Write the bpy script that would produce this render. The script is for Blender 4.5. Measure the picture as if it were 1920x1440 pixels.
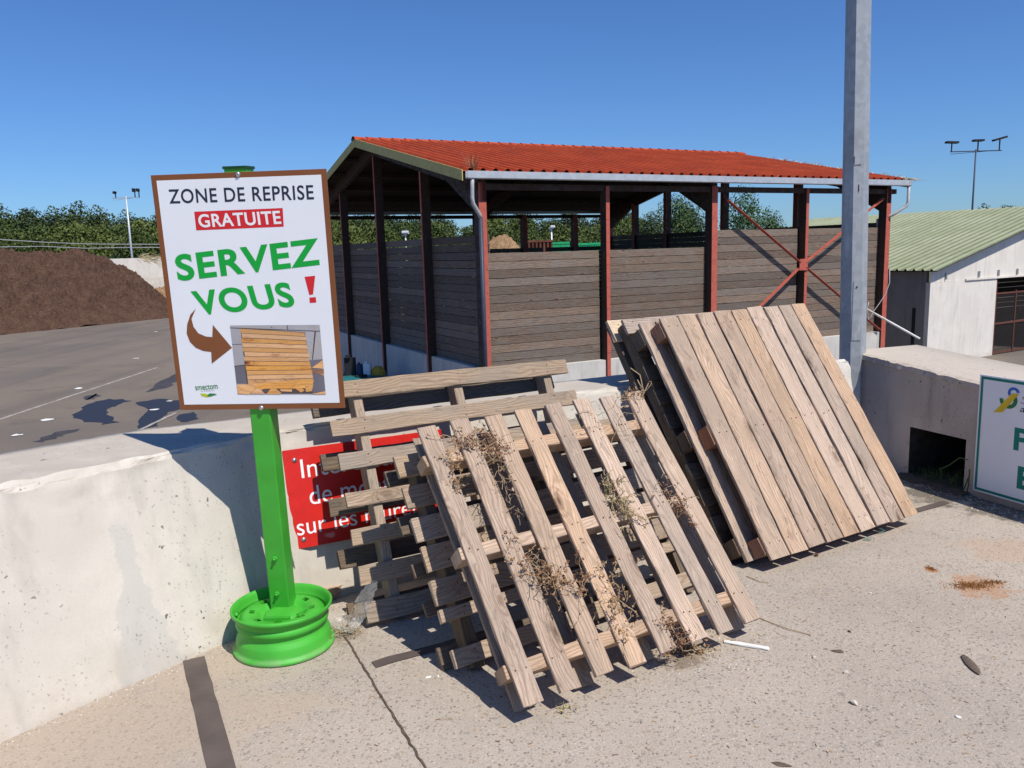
import bpy, bmesh, math, random
import numpy as np
from mathutils import Matrix, Vector
for o in list(bpy.data.objects): bpy.data.objects.remove(o)
SC = bpy.context.scene
COL = SC.collection
R = math.radians
random.seed(7); RNG = np.random.default_rng(7)

# ------------------------------------------------------------------ camera, light, exposure
F_PX, PITCH, ROLL, H = 1532.17, R(9.245), R(-1.613), 1.6
_cp, _sp, _cr, _sr = math.cos(PITCH), math.sin(PITCH), math.cos(ROLL), math.sin(ROLL)
C_F = np.array([0, _cp, -_sp]); _u0 = np.array([0, _sp, _cp]); _r0 = np.array([1., 0, 0])
C_R = _r0 * _cr + _u0 * _sr; C_U = _u0 * _cr - _r0 * _sr
C_O = np.array([0, 0, H])
cd = bpy.data.cameras.new('camera'); cam = bpy.data.objects.new('camera', cd); COL.objects.link(cam)
cd.sensor_width = 36; cd.lens = F_PX / 1920 * 36; cd.clip_start = .05; cd.clip_end = 6000
m = Matrix.Identity(4)
for i in range(3):
    m[i][0], m[i][1], m[i][2], m[i][3] = C_R[i], C_U[i], -C_F[i], C_O[i]
cam.matrix_world = m
SC.camera = cam
SC.render.resolution_x, SC.render.resolution_y = 1024, 768
SC.render.engine = 'CYCLES'
SC.view_settings.view_transform = 'Standard'; SC.view_settings.look = 'None'
SC.view_settings.exposure = 0.0; SC.view_settings.gamma = 1

SUN_EL, SUN_AZ = 56.0, 139.0       # azimuth clockwise from +Y
w = bpy.data.worlds.new('World'); SC.world = w; w.use_nodes = True
nt = w.node_tree; nt.nodes.clear()
sky = nt.nodes.new('ShaderNodeTexSky'); sky.sky_type = 'NISHITA'; sky.sun_disc = False
sky.sun_elevation = R(SUN_EL); sky.sun_rotation = R(SUN_AZ)
sky.air_density = 1.0; sky.dust_density = 0.3; sky.ozone_density = 2.5; sky.altitude = 150
bg = nt.nodes.new('ShaderNodeBackground'); bg.inputs[1].default_value = 0.092
wo = nt.nodes.new('ShaderNodeOutputWorld')
wb = nt.nodes.new('ShaderNodeMix'); wb.data_type = 'RGBA'; wb.blend_type = 'MULTIPLY'; wb.inputs[0].default_value = 1; wb.inputs[7].default_value = (.52, .82, 1.28, 1)   # white balance of the sky
nt.links.new(sky.outputs[0], wb.inputs[6]); nt.links.new(wb.outputs[2], bg.inputs[0]); nt.links.new(bg.outputs[0], wo.inputs[0])
sd = bpy.data.lights.new('sun', 'SUN'); sd.energy = 5.0; sd.angle = R(.53); sd.color = (1, .945, .85)
so = bpy.data.objects.new('sun', sd); COL.objects.link(so)
S_DIR = np.array([math.cos(R(SUN_EL)) * math.sin(R(SUN_AZ)), math.cos(R(SUN_EL)) * math.cos(R(SUN_AZ)), math.sin(R(SUN_EL))])
so.rotation_euler = Vector(S_DIR).to_track_quat('Z', 'Y').to_euler(); so.location = (20, -20, 30)

# ------------------------------------------------------------------ helpers
A_ = np.array
def nz(v): v = np.asarray(v, float); return v / np.linalg.norm(v)
def ray(px, py): return C_F + C_R * (px - 960) / F_PX - C_U * (py - 720) / F_PX
def G(px, py, z=0.): d = ray(px, py); return C_O + d * ((z - H) / d[2])
def at(px, py, D): return C_O + ray(px, py) * D
def hit(px, py, o, n): d = ray(px, py); return C_O + d * (((o - C_O) @ n) / (d @ n))
def local(px, py, o, u, v):
    n = np.cross(u, v); q = hit(px, py, o, n) - o
    return q @ u, q @ v

def tag(o, label=None, cat=None, group=None, kind=None):
    if label: o['label'] = label
    if cat: o['category'] = cat
    if group: o['group'] = group
    if kind: o['kind'] = kind
    return o
def empty(name, loc=(0, 0, 0), label=None, cat=None, group=None, mat=None):
    o = bpy.data.objects.new(name, None); COL.objects.link(o); o.empty_display_size = .2
    if mat is not None: o.matrix_world = mat
    else: o.location = loc
    return tag(o, label, cat, group)
def frame(o, u, v, n):
    m = Matrix.Identity(4)
    for i in range(3): m[i][0], m[i][1], m[i][2], m[i][3] = u[i], v[i], n[i], o[i]
    return m

class MB:
    def __init__(s): s.v = []; s.f = []; s.uv = []; s.r = []; s.mi = []; s.sm = []
    def add(s, vs, fs, uvs=None, rnd=None, mi=0, smooth=False):
        b = len(s.v); s.v += [tuple(map(float, q)) for q in vs]
        rnd = random.random() if rnd is None else rnd
        for k, f in enumerate(fs):
            s.f.append(tuple(b + i for i in f)); s.mi.append(mi); s.sm.append(smooth); s.r.append(rnd)
            s.uv.append([tuple(uvs[i]) for i in f] if uvs is not None else [(0, 0)] * len(f))
        return s
    def build(s, name, mat, parent=None, M=None):
        me = bpy.data.meshes.new(name); me.from_pydata(s.v, [], s.f)
        for mm in (mat if isinstance(mat, (list, tuple)) else [mat]): me.materials.append(mm)
        uvl = me.uv_layers.new(name='UVMap'); flat = [c for f in s.uv for p in f for c in p]
        uvl.data.foreach_set('uv', flat)
        at_ = me.attributes.new('rnd', 'FLOAT', 'FACE'); at_.data.foreach_set('value', s.r)
        me.polygons.foreach_set('material_index', s.mi); me.polygons.foreach_set('use_smooth', s.sm)
        me.update()
        o = bpy.data.objects.new(name, me); COL.objects.link(o)
        if parent is not None: o.parent = parent
        if M is not None:
            if parent is None: o.matrix_world = M
            else: o.matrix_local = M
        return o
    # plank: box with its grain along axis 0 (dir a, length), chamfered, slightly worn
    def plank(s, o, a, b, c, la, lb, lc, st=8, ch=.0025, wob=.0012, rnd=None, mi=0, uvscale=1, bow=0.):
        o, a, b, c = A_(o, float), A_(a, float), A_(b, float), A_(c, float)
        rnd = random.random() if rnd is None else rnd
        hb, hc = lb / 2, lc / 2; ch = min(ch, hb * .4, hc * .4)
        sec = [(-hb, -hc + ch), (-hb + ch, -hc), (hb - ch, -hc), (hb, -hc + ch), (hb, hc - ch), (hb - ch, hc), (-hb + ch, hc), (-hb, hc - ch)]
        vs = []; fs = []
        wv = RNG.normal(0, wob, (st + 1, 8, 2)); bw = random.uniform(-1, 1) * bow
        for i in range(st + 1):
            t = i / st
            for k, (y, z) in enumerate(sec):
                vs.append(o + a * (la * t + (wv[i, k, 0] if i in (0, st) else 0) * 1.5) + b * (hb + y + wv[i, k, 0]) + c * (hc + z + wv[i, k, 1] * .6 + bw * math.sin(math.pi * t)))
        per = [0]
        for k in range(8):
            y0, z0 = sec[k]; y1, z1 = sec[(k + 1) % 8]; per.append(per[-1] + math.hypot(y1 - y0, z1 - z0))
        base = len(s.v); s.v += [tuple(map(float, q)) for q in vs]
        for i in range(st):
            for k in range(8):
                k2 = (k + 1) % 8
                s.f.append((base + i * 8 + k, base + i * 8 + k2, base + (i + 1) * 8 + k2, base + (i + 1) * 8 + k))
                u0, u1 = la * i / st * uvscale, la * (i + 1) / st * uvscale
                s.uv.append([(u0, per[k]), (u0, per[k + 1]), (u1, per[k + 1]), (u1, per[k])]); s.r.append(rnd); s.mi.append(mi); s.sm.append(False)
        for i, fl in ((0, True), (st, False)):
            idx = [base + i * 8 + k for k in range(8)]
            if fl: idx = idx[::-1]
            sk = sec[::-1] if fl else sec
            s.f.append(tuple(idx)); s.uv.append([(y * .6 + 5, z) for y, z in sk]); s.r.append(rnd); s.mi.append(mi); s.sm.append(False)
        return s
    def box(s, o, a, b, c, la, lb, lc, mi=0, rnd=None):
        o, a, b, c = A_(o, float), nz(a), nz(b), nz(c)
        vs = [o + a * la * i + b * lb * j + c * lc * k for k in (0, 1) for j in (0, 1) for i in (0, 1)]
        F = [((0, 2, 3, 1), 'ab'), ((4, 5, 7, 6), 'ab'), ((0, 1, 5, 4), 'ac'), ((2, 6, 7, 3), 'ac'), ((0, 4, 6, 2), 'cb'), ((1, 3, 7, 5), 'cb')]
        rnd = random.random() if rnd is None else rnd
        for f, ax in F:
            uv = []
            for i in f:
                x, y, z = (i & 1) * la, ((i >> 1) & 1) * lb, (i >> 2) * lc
                uv.append({'ab': (x, y), 'ac': (x, z), 'cb': (z, y)}[ax])
            b0 = len(s.v); s.v += [tuple(vs[i]) for i in f]; s.f.append(tuple(range(b0, b0 + 4))); s.uv.append(uv); s.r.append(rnd); s.mi.append(mi); s.sm.append(False)
        return s
    def abox(s, x0, x1, y0, y1, z0, z1, mi=0): return s.box((x0, y0, z0), (1, 0, 0), (0, 1, 0), (0, 0, 1), x1 - x0, y1 - y0, z1 - z0, mi)
    def beam(s, p, q, up, wd, hg, mi=0):
        p, q = A_(p, float), A_(q, float); a = nz(q - p); b = nz(np.cross(up, a)); c = np.cross(a, b)
        return s.box(p - b * wd / 2 - c * hg / 2, a, b, c, np.linalg.norm(q - p), wd, hg, mi)
    def tube(s, pts, r, seg=8, mi=0, cap=True, rnd=None):
        pts = [A_(p, float) for p in pts]; n = len(pts); vs = []; fs = []
        rr = r if hasattr(r, '__len__') else [r] * n
        T = [nz(pts[min(i + 1, n - 1)] - pts[max(i - 1, 0)] + 1e-9) for i in range(n)]
        up = A_([0, 0, 1.]) if abs(T[0][2]) < .9 else A_([1., 0, 0])
        X = nz(np.cross(up, T[0]))
        for i in range(n):
            X = nz(X - T[i] * (X @ T[i]) + 1e-9); Y = np.cross(T[i], X)
            for k in range(seg):
                an = 2 * math.pi * k / seg; vs.append(pts[i] + (X * math.cos(an) + Y * math.sin(an)) * rr[i])
        for i in range(n - 1):
            for k in range(seg): fs.append((i * seg + k, i * seg + (k + 1) % seg, (i + 1) * seg + (k + 1) % seg, (i + 1) * seg + k))
        if cap: fs.append(tuple(range(seg))[::-1]); fs.append(tuple((n - 1) * seg + k for k in range(seg)))
        uvs = [(i // seg * .1, (i % seg) / seg) for i in range(len(vs))]
        return s.add(vs, fs, uvs, rnd, mi, smooth=seg > 5)
    def lathe(s, prof, seg=48, mi=0, skip=None):
        vs = [(r * math.cos(2 * math.pi * k / seg), r * math.sin(2 * math.pi * k / seg), z) for r, z in prof for k in range(seg)]
        fs = []
        for i in range(len(prof) - 1):
            for k in range(seg):
                if skip and skip(i, k): continue
                fs.append((i * seg + k, i * seg + (k + 1) % seg, (i + 1) * seg + (k + 1) % seg, (i + 1) * seg + k))
        return s.add(vs, fs, None, .5, mi, True)

# ------------------------------------------------------------------ materials
class NT:
    def __init__(s, name):
        s.m = bpy.data.materials.new(name); s.m.use_nodes = True; s.t = s.m.node_tree
        s.p = s.t.nodes['Principled BSDF']; s.p.inputs['Specular IOR Level'].default_value = .3
    def n(s, typ, ins=None, **pr):
        nd = s.t.nodes.new('ShaderNode' + typ)
        for k, v in pr.items(): setattr(nd, k, v)
        for k, v in (ins or {}).items():
            i = nd.inputs[k]
            if isinstance(v, bpy.types.NodeSocket): s.t.links.new(v, i)
            else:
                try: i.default_value = v
                except Exception: i.default_value = tuple(v) + (1,)
        return nd
    def geo(s): return s.n('TexCoord').outputs['Object']
    def mp(s, vec, sc, loc=(0, 0, 0), rot=(0, 0, 0)): return s.n('Mapping', {'Vector': vec, 'Scale': sc, 'Location': loc, 'Rotation': rot}).outputs[0]
    def noise(s, vec, sc, det=4, ro=.55, dist=0): return s.n('TexNoise', {'Vector': vec, 'Scale': sc, 'Detail': det, 'Roughness': ro, 'Distortion': dist}).outputs[0]
    def vor(s, vec, sc, out='Distance', feat='F1', rand=1.): return s.n('TexVoronoi', {'Vector': vec, 'Scale': sc, 'Randomness': rand}, feature=feat).outputs[out]
    def ramp(s, fac, a, b, lo=0., hi=1., smooth=True):
        return s.n('MapRange', {'Value': fac, 'From Min': a, 'From Max': b, 'To Min': lo, 'To Max': hi}, interpolation_type='SMOOTHSTEP' if smooth else 'LINEAR').outputs[0]
    def mix(s, fac, a, b, mode='MIX'):
        nd = s.t.nodes.new('ShaderNodeMix'); nd.data_type = 'RGBA'; nd.blend_type = mode
        for i, v in ((0, fac), (6, a), (7, b)):
            if isinstance(v, bpy.types.NodeSocket): s.t.links.new(v, nd.inputs[i])
            elif i == 0: nd.inputs[0].default_value = v
            else: nd.inputs[i].default_value = tuple(v)[:3] + (1,)
        return nd.outputs[2]
    def math(s, op, a, b=0.): 
        nd = s.t.nodes.new('ShaderNodeMath'); nd.operation = op
        for i, v in ((0, a), (1, b)):
            if isinstance(v, bpy.types.NodeSocket): s.t.links.new(v, nd.inputs[i])
            else: nd.inputs[i].default_value = v
        return nd.outputs[0]
    def out(s, col, rough=.8, bump=None, bs=.3, bd=.01, metal=0., spec=None):
        for k, v in (('Base Color', col), ('Roughness', rough), ('Metallic', metal)):
            if isinstance(v, bpy.types.NodeSocket): s.t.links.new(v, s.p.inputs[k])
            elif k == 'Base Color': s.p.inputs[k].default_value = tuple(v)[:3] + (1,)
            else: s.p.inputs[k].default_value = v
        if bump is not None:
            b = s.n('Bump', {'Height': bump, 'Strength': bs, 'Distance': bd}); s.t.links.new(b.outputs[0], s.p.inputs['Normal'])
        if spec is not None: s.p.inputs['Specular IOR Level'].default_value = spec
        return s.m
def plain(name, col, rough=.6, metal=0., var=.12, sc=8., spec=.3, bs=.1):
    t = NT(name); g = t.geo(); nn = t.noise(g, sc, 5)
    c = t.mix(t.ramp(nn, .3, .7, 0, 1), [x * (1 - var) for x in col], [min(1, x * (1 + var)) for x in col])
    return t.out(c, rough, nn, bs, .002, metal, spec)

def wood(name, ca, cb, cdark, cgrey, greyamt=.35, knot=1., rvar=.16, fib=34., bump=.5, ringf=430., ckn=None, kscale=(3.4, 8.)):
    t = NT(name)
    uv = t.n('UVMap', uv_map='UVMap').outputs[0]; rn = t.n('Attribute', attribute_name='rnd').outputs['Fac']
    off = t.n('CombineXYZ', {'X': t.math('MULTIPLY', rn, 37.3), 'Y': t.math('MULTIPLY', rn, 11.7), 'Z': t.math('MULTIPLY', rn, 5.)}).outputs[0]
    v = t.n('VectorMath', {0: uv, 1: off}, operation='ADD').outputs[0]
    warp = t.noise(t.mp(v, (2.2, 7, 1)), 1, 2)
    # knots
    kv = t.n('VectorMath', {0: v, 1: t.n('CombineXYZ', {'X': t.math('MULTIPLY', warp, .1), 'Y': t.math('MULTIPLY', warp, .02)}).outputs[0]}, operation='ADD').outputs[0]
    kn = t.n('TexVoronoi', {'Vector': t.mp(kv, (kscale[0], kscale[1], 1)), 'Scale': 1.}, feature='F1')
    kd = kn.outputs['Distance']; kc = t.n('SeparateColor', {0: kn.outputs['Color']}).outputs[0]
    has = t.ramp(kc, .48, .52)
    size = t.math('MULTIPLY', has, knot)
    kmask = t.math('MULTIPLY', t.ramp(kd, .14, .05), size)
    khalo = t.math('MULTIPLY', t.ramp(kd, .42, .08), size)
    # rings: y coordinate bent around knots
    sep = t.n('SeparateXYZ', {0: v})
    yy = t.math('ADD', t.math('MULTIPLY', sep.outputs[1], 1.), t.math('ADD', t.math('MULTIPLY', warp, .15), t.math('MULTIPLY', khalo, .035)))
    ring = t.math('SINE', t.math('MULTIPLY', yy, ringf))
    ringm = t.ramp(ring, -.2, 1.)
    fibn = t.noise(t.mp(v, (5, fib * 9, 1)), 1, 5, .65)
    fibm = t.ramp(fibn, .35, .68)
    big = t.noise(t.mp(v, (2.5, 6, 1)), 1, 4, .6)
    speck = t.noise(t.mp(v, (60, 160, 1)), 1, 3, .6)
    c = t.mix(t.math('MULTIPLY', fibm, .75), ca, cb)
    c = t.mix(t.math('MULTIPLY', ringm, .75), c, [x * .88 for x in cb], 'MIX')
    c = t.mix(t.math('MULTIPLY', t.ramp(big, .42, .68), greyamt), c, cgrey)
    c = t.mix(t.math('MULTIPLY', t.math('MULTIPLY', khalo, t.ramp(t.math('SINE', t.math('MULTIPLY', kd, 60.)), -.6, 1., .35, 1.)), .55), c, ckn or cdark)
    smu = t.noise(t.mp(v, (9, 26, 1)), 1, 6, .7, 1.2)
    c = t.mix(t.math('MULTIPLY', t.ramp(smu, .55, .66), .6), c, [x * .62 for x in cgrey])
    c = t.mix(t.math('MULTIPLY', t.ramp(smu, .44, .30), .35), c, [min(.9, x * 1.25) for x in ca])
    c = t.mix(t.math('MULTIPLY', kmask, .75), c, [x * .45 for x in cdark])
    c = t.mix(t.math('MULTIPLY', t.ramp(speck, .62, .74), .55), c, cdark)
    chk = t.noise(t.mp(v, (2.3, 260, 1)), 1, 2, .5)
    c = t.mix(t.math('MULTIPLY', t.ramp(chk, .70, .76), .6), c, [x * .35 for x in cdark])
    val = t.ramp(rn, 0, 1, 1 - rvar, 1 + rvar * .7, False)
    c = t.n('HueSaturation', {'Color': c, 'Value': val, 'Saturation': t.ramp(t.math('FRACT', t.math('MULTIPLY', rn, 7.)), 0, 1, .8, 1.12, False)}).outputs[0]
    h = t.math('ADD', t.math('MULTIPLY', fibm, .5), t.math('SUBTRACT', t.math('MULTIPLY', ringm, .3), t.ramp(chk, .70, .76)))
    return t.out(c, .85, h, bump, .003, 0, .2)
M = {}
M['pine'] = wood('pine_fresh', (.585, .43, .315), (.38, .255, .17), (.16, .085, .045), (.33, .25, .185), .55, 1.1, .17)
M['pine_pale'] = wood('pine_pale', (.74, .56, .36), (.62, .44, .26), (.3, .18, .1), (.5, .40, .3), .3)
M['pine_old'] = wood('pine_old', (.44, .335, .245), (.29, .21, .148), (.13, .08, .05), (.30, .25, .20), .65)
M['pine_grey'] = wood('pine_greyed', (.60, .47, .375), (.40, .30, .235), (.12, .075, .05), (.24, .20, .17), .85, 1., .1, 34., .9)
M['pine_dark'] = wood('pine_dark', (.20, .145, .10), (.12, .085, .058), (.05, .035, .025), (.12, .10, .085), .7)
M['barn_wood'] = wood('barn_plank_wood', (.25, .185, .143), (.13, .095, .073), (.05, .032, .023), (.19, .162, .138), .8, 1., .3, 9., .8, 150., (.30, .23, .17), (1.6, 6.5))
M['stringer'] = wood('stringer_wood', (.40, .20, .12), (.28, .135, .08), (.12, .06, .035), (.24, .15, .10), .4)

def concrete(name, c0, c1, cstain, pit=1., warm=(.45, .36, .27), patch=None, topc=None):
    t = NT(name); g = t.geo()
    big = t.noise(g, 1.6, 6, .6); mid = t.noise(g, 9., 5, .6); fine = t.noise(g, 120., 3, .7)
    c = t.mix(t.ramp(big, .32, .68), c0, c1)
    stk = t.noise(t.mp(g, (7, 7, .8)), 1, 4, .6)
    c = t.mix(t.math('MULTIPLY', t.ramp(stk, .50, .72), .55), c, cstain)
    c = t.mix(t.math('MULTIPLY', t.ramp(t.noise(g, 3.1, 5, .65), .60, .72), .4), c, cstain)
    c = t.mix(t.math('MULTIPLY', t.ramp(fine, .3, .75), .18), c, [x * .6 for x in c0])
    if topc is not None:
        nzv = t.n('SeparateXYZ', {0: t.n('NewGeometry').outputs['True Normal']}).outputs[2]
        c = t.mix(t.math('MULTIPLY', t.ramp(nzv, .75, .95), t.ramp(t.noise(g, 5., 5, .7), .25, .6, .55, 1.)), c, topc)
    wz = t.n('SeparateXYZ', {0: g}).outputs[2]
    low = t.math('MULTIPLY', t.ramp(wz, .22, -.02), t.ramp(mid, .3, .6))
    c = t.mix(t.math('MULTIPLY', low, .38), c, warm)
    gv = t.n('VectorMath', {0: g, 1: t.n('VectorMath', {0: t.n('TexNoise', {'Vector': g, 'Scale': 45., 'Detail': 4.}).outputs[1], 'Scale': .025}, operation='SCALE').outputs[0]}, operation='ADD').outputs[0]
    if patch is not None:
        q, dir_, sz = patch; dv = t.n('VectorMath', {0: g, 1: tuple(q)}, operation='SUBTRACT').outputs[0]
        al = t.n('VectorMath', {0: dv, 1: tuple(dir_)}, operation='DOT_PRODUCT').outputs[1]; zz = t.n('SeparateXYZ', {0: dv}).outputs[2]
        wd = t.ramp(zz, -.32, .30, 1.15, .12, False)
        m1 = t.math('SUBTRACT', t.math('MULTIPLY', wd, sz), t.math('ABSOLUTE', t.math('ADD', al, t.math('MULTIPLY', t.math('SUBTRACT', t.noise(g, 7., 5, .7), .5), .16))))
        mk = t.math('MULTIPLY', t.ramp(m1, -.006, .012), t.math('MULTIPLY', t.ramp(zz, .30, .22), t.ramp(zz, -.36, -.30)))
        c = t.mix(t.math('MULTIPLY', mk, .62), c, (.47, .45, .415))
        sp_ = t.n('VectorMath', {0: t.n('VectorMath', {0: g, 1: tuple(A_(q) + A_([-dir_[0] * .21, -dir_[1] * .21, .14]))}, operation='SUBTRACT').outputs[0]}, operation='LENGTH').outputs[1]
        c = t.mix(t.ramp(sp_, .030, .024, 0, .8), c, (.44, .43, .40))
    def pits(sc, th, pr):
        vo = t.n('TexVoronoi', {'Vector': gv, 'Scale': sc}); cc = t.n('SeparateColor', {0: vo.outputs[1]})
        r = t.math('MULTIPLY', t.ramp(cc.outputs[0], 1 - pr, 1), th)
        return t.math('MULTIPLY', t.ramp(t.math('SUBTRACT', vo.outputs[0], r), .015, -.03), t.ramp(cc.outputs[0], 1 - pr, 1 - pr + .02))
    P1 = pits(11., .13, .22); P2 = pits(30., .18, .34); P3 = pits(80., .34, .5)
    clus = t.ramp(t.noise(g, 2.3, 3), .42, .6)
    pm = t.math('MULTIPLY', t.math('MAXIMUM', P1, t.math('MULTIPLY', t.math('MAXIMUM', P2, t.math('MULTIPLY', P3, .5)), clus)), pit)
    c = t.mix(t.math('MULTIPLY', pm, .85), c, (.10, .09, .08))  # pits coloured dark for the shade in their depth
    h = t.math('ADD', t.math('MULTIPLY', mid, .35), t.math('SUBTRACT', t.math('MULTIPLY', fine, .08), pm))
    return t.out(c, .9, h, .6, .006, 0, .2)
_bq = (G(0, 1393) + G(415, 1209)) / 2; _bd = nz(G(415, 1209) - G(0, 1393))
M['wall_conc'] = concrete('barrier_concrete', (.65, .60, .525), (.54, .495, .43), (.40, .37, .325), 1., (.45, .36, .27), (_bq + _bd * .13 + A_([0, 0, .33]), _bd, .10), (.46, .405, .34))
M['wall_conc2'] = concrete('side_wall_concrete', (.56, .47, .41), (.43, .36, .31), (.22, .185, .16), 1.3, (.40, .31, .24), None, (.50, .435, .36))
M['plinth'] = concrete('plinth_concrete', (.62, .59, .54), (.52, .50, .46), (.34, .33, .3), .15)
M['bld_white'] = concrete('white_panel_concrete', (.76, .71, .64), (.68, .635, .57), (.50, .48, .43), .12)
M['bld_shade'] = concrete('shaded_panel_concrete', (.30, .28, .27), (.26, .245, .235), (.2, .19, .18), .1)  # side wall of the white hall, its shade put into the colour

def ground_mat():
    t = NT('exposed_aggregate_concrete'); g = t.geo()
    big = t.noise(g, .9, 6, .62); mid = t.noise(g, 6., 5, .6)
    c = t.mix(t.ramp(big, .3, .7), (.47, .405, .335), (.38, .325, .27))
    c = t.mix(t.math('MULTIPLY', t.ramp(mid, .5, .75), .3), c, (.30, .255, .215))
    vo = t.n('TexVoronoi', {'Vector': g, 'Scale': 85.}); cc = t.n('SeparateColor', {0: vo.outputs[1]})
    st = t.math('MULTIPLY', t.ramp(vo.outputs[0], .52, .36), t.ramp(cc.outputs[0], .42, .48))
    scol = t.mix(cc.outputs[1], (.13, .105, .09), (.56, .49, .42))
    c = t.mix(t.math('MULTIPLY', st, .72), c, scol)
    vo2 = t.n('TexVoronoi', {'Vector': g, 'Scale': 230.}); c2 = t.n('SeparateColor', {0: vo2.outputs[1]})
    s2 = t.math('MULTIPLY', t.ramp(vo2.outputs[0], .5, .3), t.ramp(c2.outputs[0], .6, .66))
    c = t.mix(t.math('MULTIPLY', s2, .6), c, t.mix(c2.outputs[1], (.13, .105, .09), (.56, .5, .44)))
    vo3 = t.n('TexVoronoi', {'Vector': g, 'Scale': 20.}); c3 = t.n('SeparateColor', {0: vo3.outputs[1]})
    s3 = t.math('MULTIPLY', t.ramp(vo3.outputs[0], .34, .26), t.ramp(c3.outputs[0], .84, .87))
    c = t.mix(t.math('MULTIPLY', s3, .45), c, t.mix(c3.outputs[1], (.2, .175, .15), (.42, .34, .27)))
    fg = t.noise(g, 130., 5, .8); c = t.mix(t.math('MULTIPLY', t.ramp(fg, .50, .36), .5), c, (.21, .175, .145)); c = t.mix(t.math('MULTIPLY', t.ramp(fg, .55, .68), .4), c, (.62, .56, .49))
    # rust stain area + dirt
    def spot(px, py, r, col, amt, sc=9., sx=1.):
        nonlocal c
        q = G(px, py); d = t.n('VectorMath', {0: t.n('VectorMath', {0: g, 1: tuple(q)}, operation='SUBTRACT').outputs[0], 1: (1 / r * sx, 1 / r, 1 / r)}, operation='MULTIPLY').outputs[0]
        L = t.n('VectorMath', {0: d}, operation='LENGTH').outputs[1]
        mk = t.ramp(t.math('ADD', L, t.math('MULTIPLY', t.math('SUBTRACT', t.noise(g, sc, 6, .7), .5), 2.6)), 1.1, .5)
        c = t.mix(t.math('MULTIPLY', mk, amt), c, col)
    spot(1835, 1100, .15, (.42, .19, .07), .55, 12); spot(1745, 1068, .035, (.36, .15, .05), .8, 20)
    spot(1880, 1030, .22, (.44, .28, .18), .35, 6)
    spot(1760, 925, .30, (.10, .085, .065), .75, 9); spot(1880, 955, .25, (.10, .085, .065), .7, 9)
    spot(640, 1190, .10, (.22, .17, .11), .6, 20); spot(1280, 1235, .10, (.14, .1, .065), .6, 18)
    spot(100, 1380, .9, (.44, .34, .25), .45, 3)
    h = t.math('ADD', t.math('MULTIPLY', st, .6), t.math('ADD', t.math('MULTIPLY', s2, .4), t.math('MULTIPLY', t.noise(g, 300., 2), .5)))
    return t.out(c, .9, h, .5, .004, 0, .2)
M['ground'] = ground_mat()

def asphalt_mat():
    t = NT('yard_asphalt'); g = t.geo()
    big = t.noise(g, .16, 6, .6); fine = t.noise(g, 14., 5, .7)
    c = t.mix(t.ramp(big, .35, .65), (.205, .168, .135), (.158, .135, .115))
    c = t.mix(t.math('MULTIPLY', t.ramp(t.noise(t.mp(g, (.7, .25, 1)), 1, 5, .6), .5, .7), .35), c, (.23, .18, .13))
    tr = t.noise(t.mp(g, (.9, .035, 1), rot=(0, 0, -.9)), 1, 5, .6); c = t.mix(t.math('MULTIPLY', t.ramp(tr, .52, .66), .35), c, (.105, .093, .083))
    tr2 = t.noise(t.mp(g, (.05, .8, 1), rot=(0, 0, .35)), 1, 5, .65); c = t.mix(t.math('MULTIPLY', t.ramp(tr2, .56, .68), .3), c, (.24, .20, .165))
    pt = t.noise(g, .45, 6, .7, .8); c = t.mix(t.math('MULTIPLY', t.ramp(pt, .58, .66), .4), c, (.10, .085, .072)); oi = t.noise(g, 1.7, 4, .7); c = t.mix(t.math('MULTIPLY', t.ramp(oi, .66, .72), .45), c, (.07, .06, .052))
    c = t.mix(t.math('MULTIPLY', t.ramp(fine, .35, .7), .3), c, (.10, .09, .08))
    return t.out(c, .9, fine, .3, .01, 0, .2)
M['asphalt'] = asphalt_mat()
def soil_mat(name, a, b, c3, sc=1.):
    t = NT(name); g = t.geo(); n1 = t.noise(g, 1.2 * sc, 8, .7); n2 = t.noise(g, 9 * sc, 6, .7); n3 = t.noise(g, 3.3 * sc, 4, .6)
    c = t.mix(t.ramp(n1, .35, .65), a, b); c = t.mix(t.math('MULTIPLY', t.ramp(n2, .55, .68), .7), c, c3)
    c = t.mix(t.math('MULTIPLY', t.ramp(n2, .47, .36), .6), c, [x * .4 for x in a])
    c = t.mix(t.math('MULTIPLY', t.ramp(n3, .6, .72), .5), c, [x * .5 for x in b])
    return t.out(c, 1., t.math('ADD', n1, t.math('MULTIPLY', n2, .6)), .9, .25, 0, .1)
M['soil'] = soil_mat('brown_compost_soil', (.125, .072, .050), (.085, .048, .034), (.26, .16, .10))
M['chips'] = soil_mat('pale_wood_debris', (.50, .32, .18), (.32, .19, .1), (.68, .52, .34), 1.5)
M['hill_grass'] = soil_mat('far_ground', (.10, .12, .05), (.13, .12, .07), (.16, .15, .09), .2)

def leaf_mat(name, a, b, dead=(.2, .15, .06), amt=.05):
    t = NT(name); rn = t.n('Attribute', attribute_name='rnd').outputs['Fac']; oi = t.n('ObjectInfo').outputs['Random']
    c = t.mix(rn, a, b); c = t.mix(t.ramp(rn, 1 - amt, 1 - amt + .01), c, dead)
    c = t.n('HueSaturation', {'Color': c, 'Hue': t.ramp(oi, 0, 1, .485, .515, False), 'Value': t.ramp(oi, 0, 1, .7, 1.2, False)}).outputs[0]
    t.p.inputs['Subsurface Weight'].default_value = 0
    return t.out(c, .6, spec=.25)
M['leaf'] = leaf_mat('foliage_green', (.052, .092, .020), (.150, .205, .045))
M['leaf_dark'] = leaf_mat('foliage_dark', (.034, .062, .020), (.082, .125, .036))
M['leaf_poplar'] = leaf_mat('foliage_poplar', (.03, .065, .02), (.09, .14, .04))
M['dry_leaf'] = leaf_mat('dry_leaves', (.30, .155, .07), (.50, .31, .165), (.17, .07, .035), .25)
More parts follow.
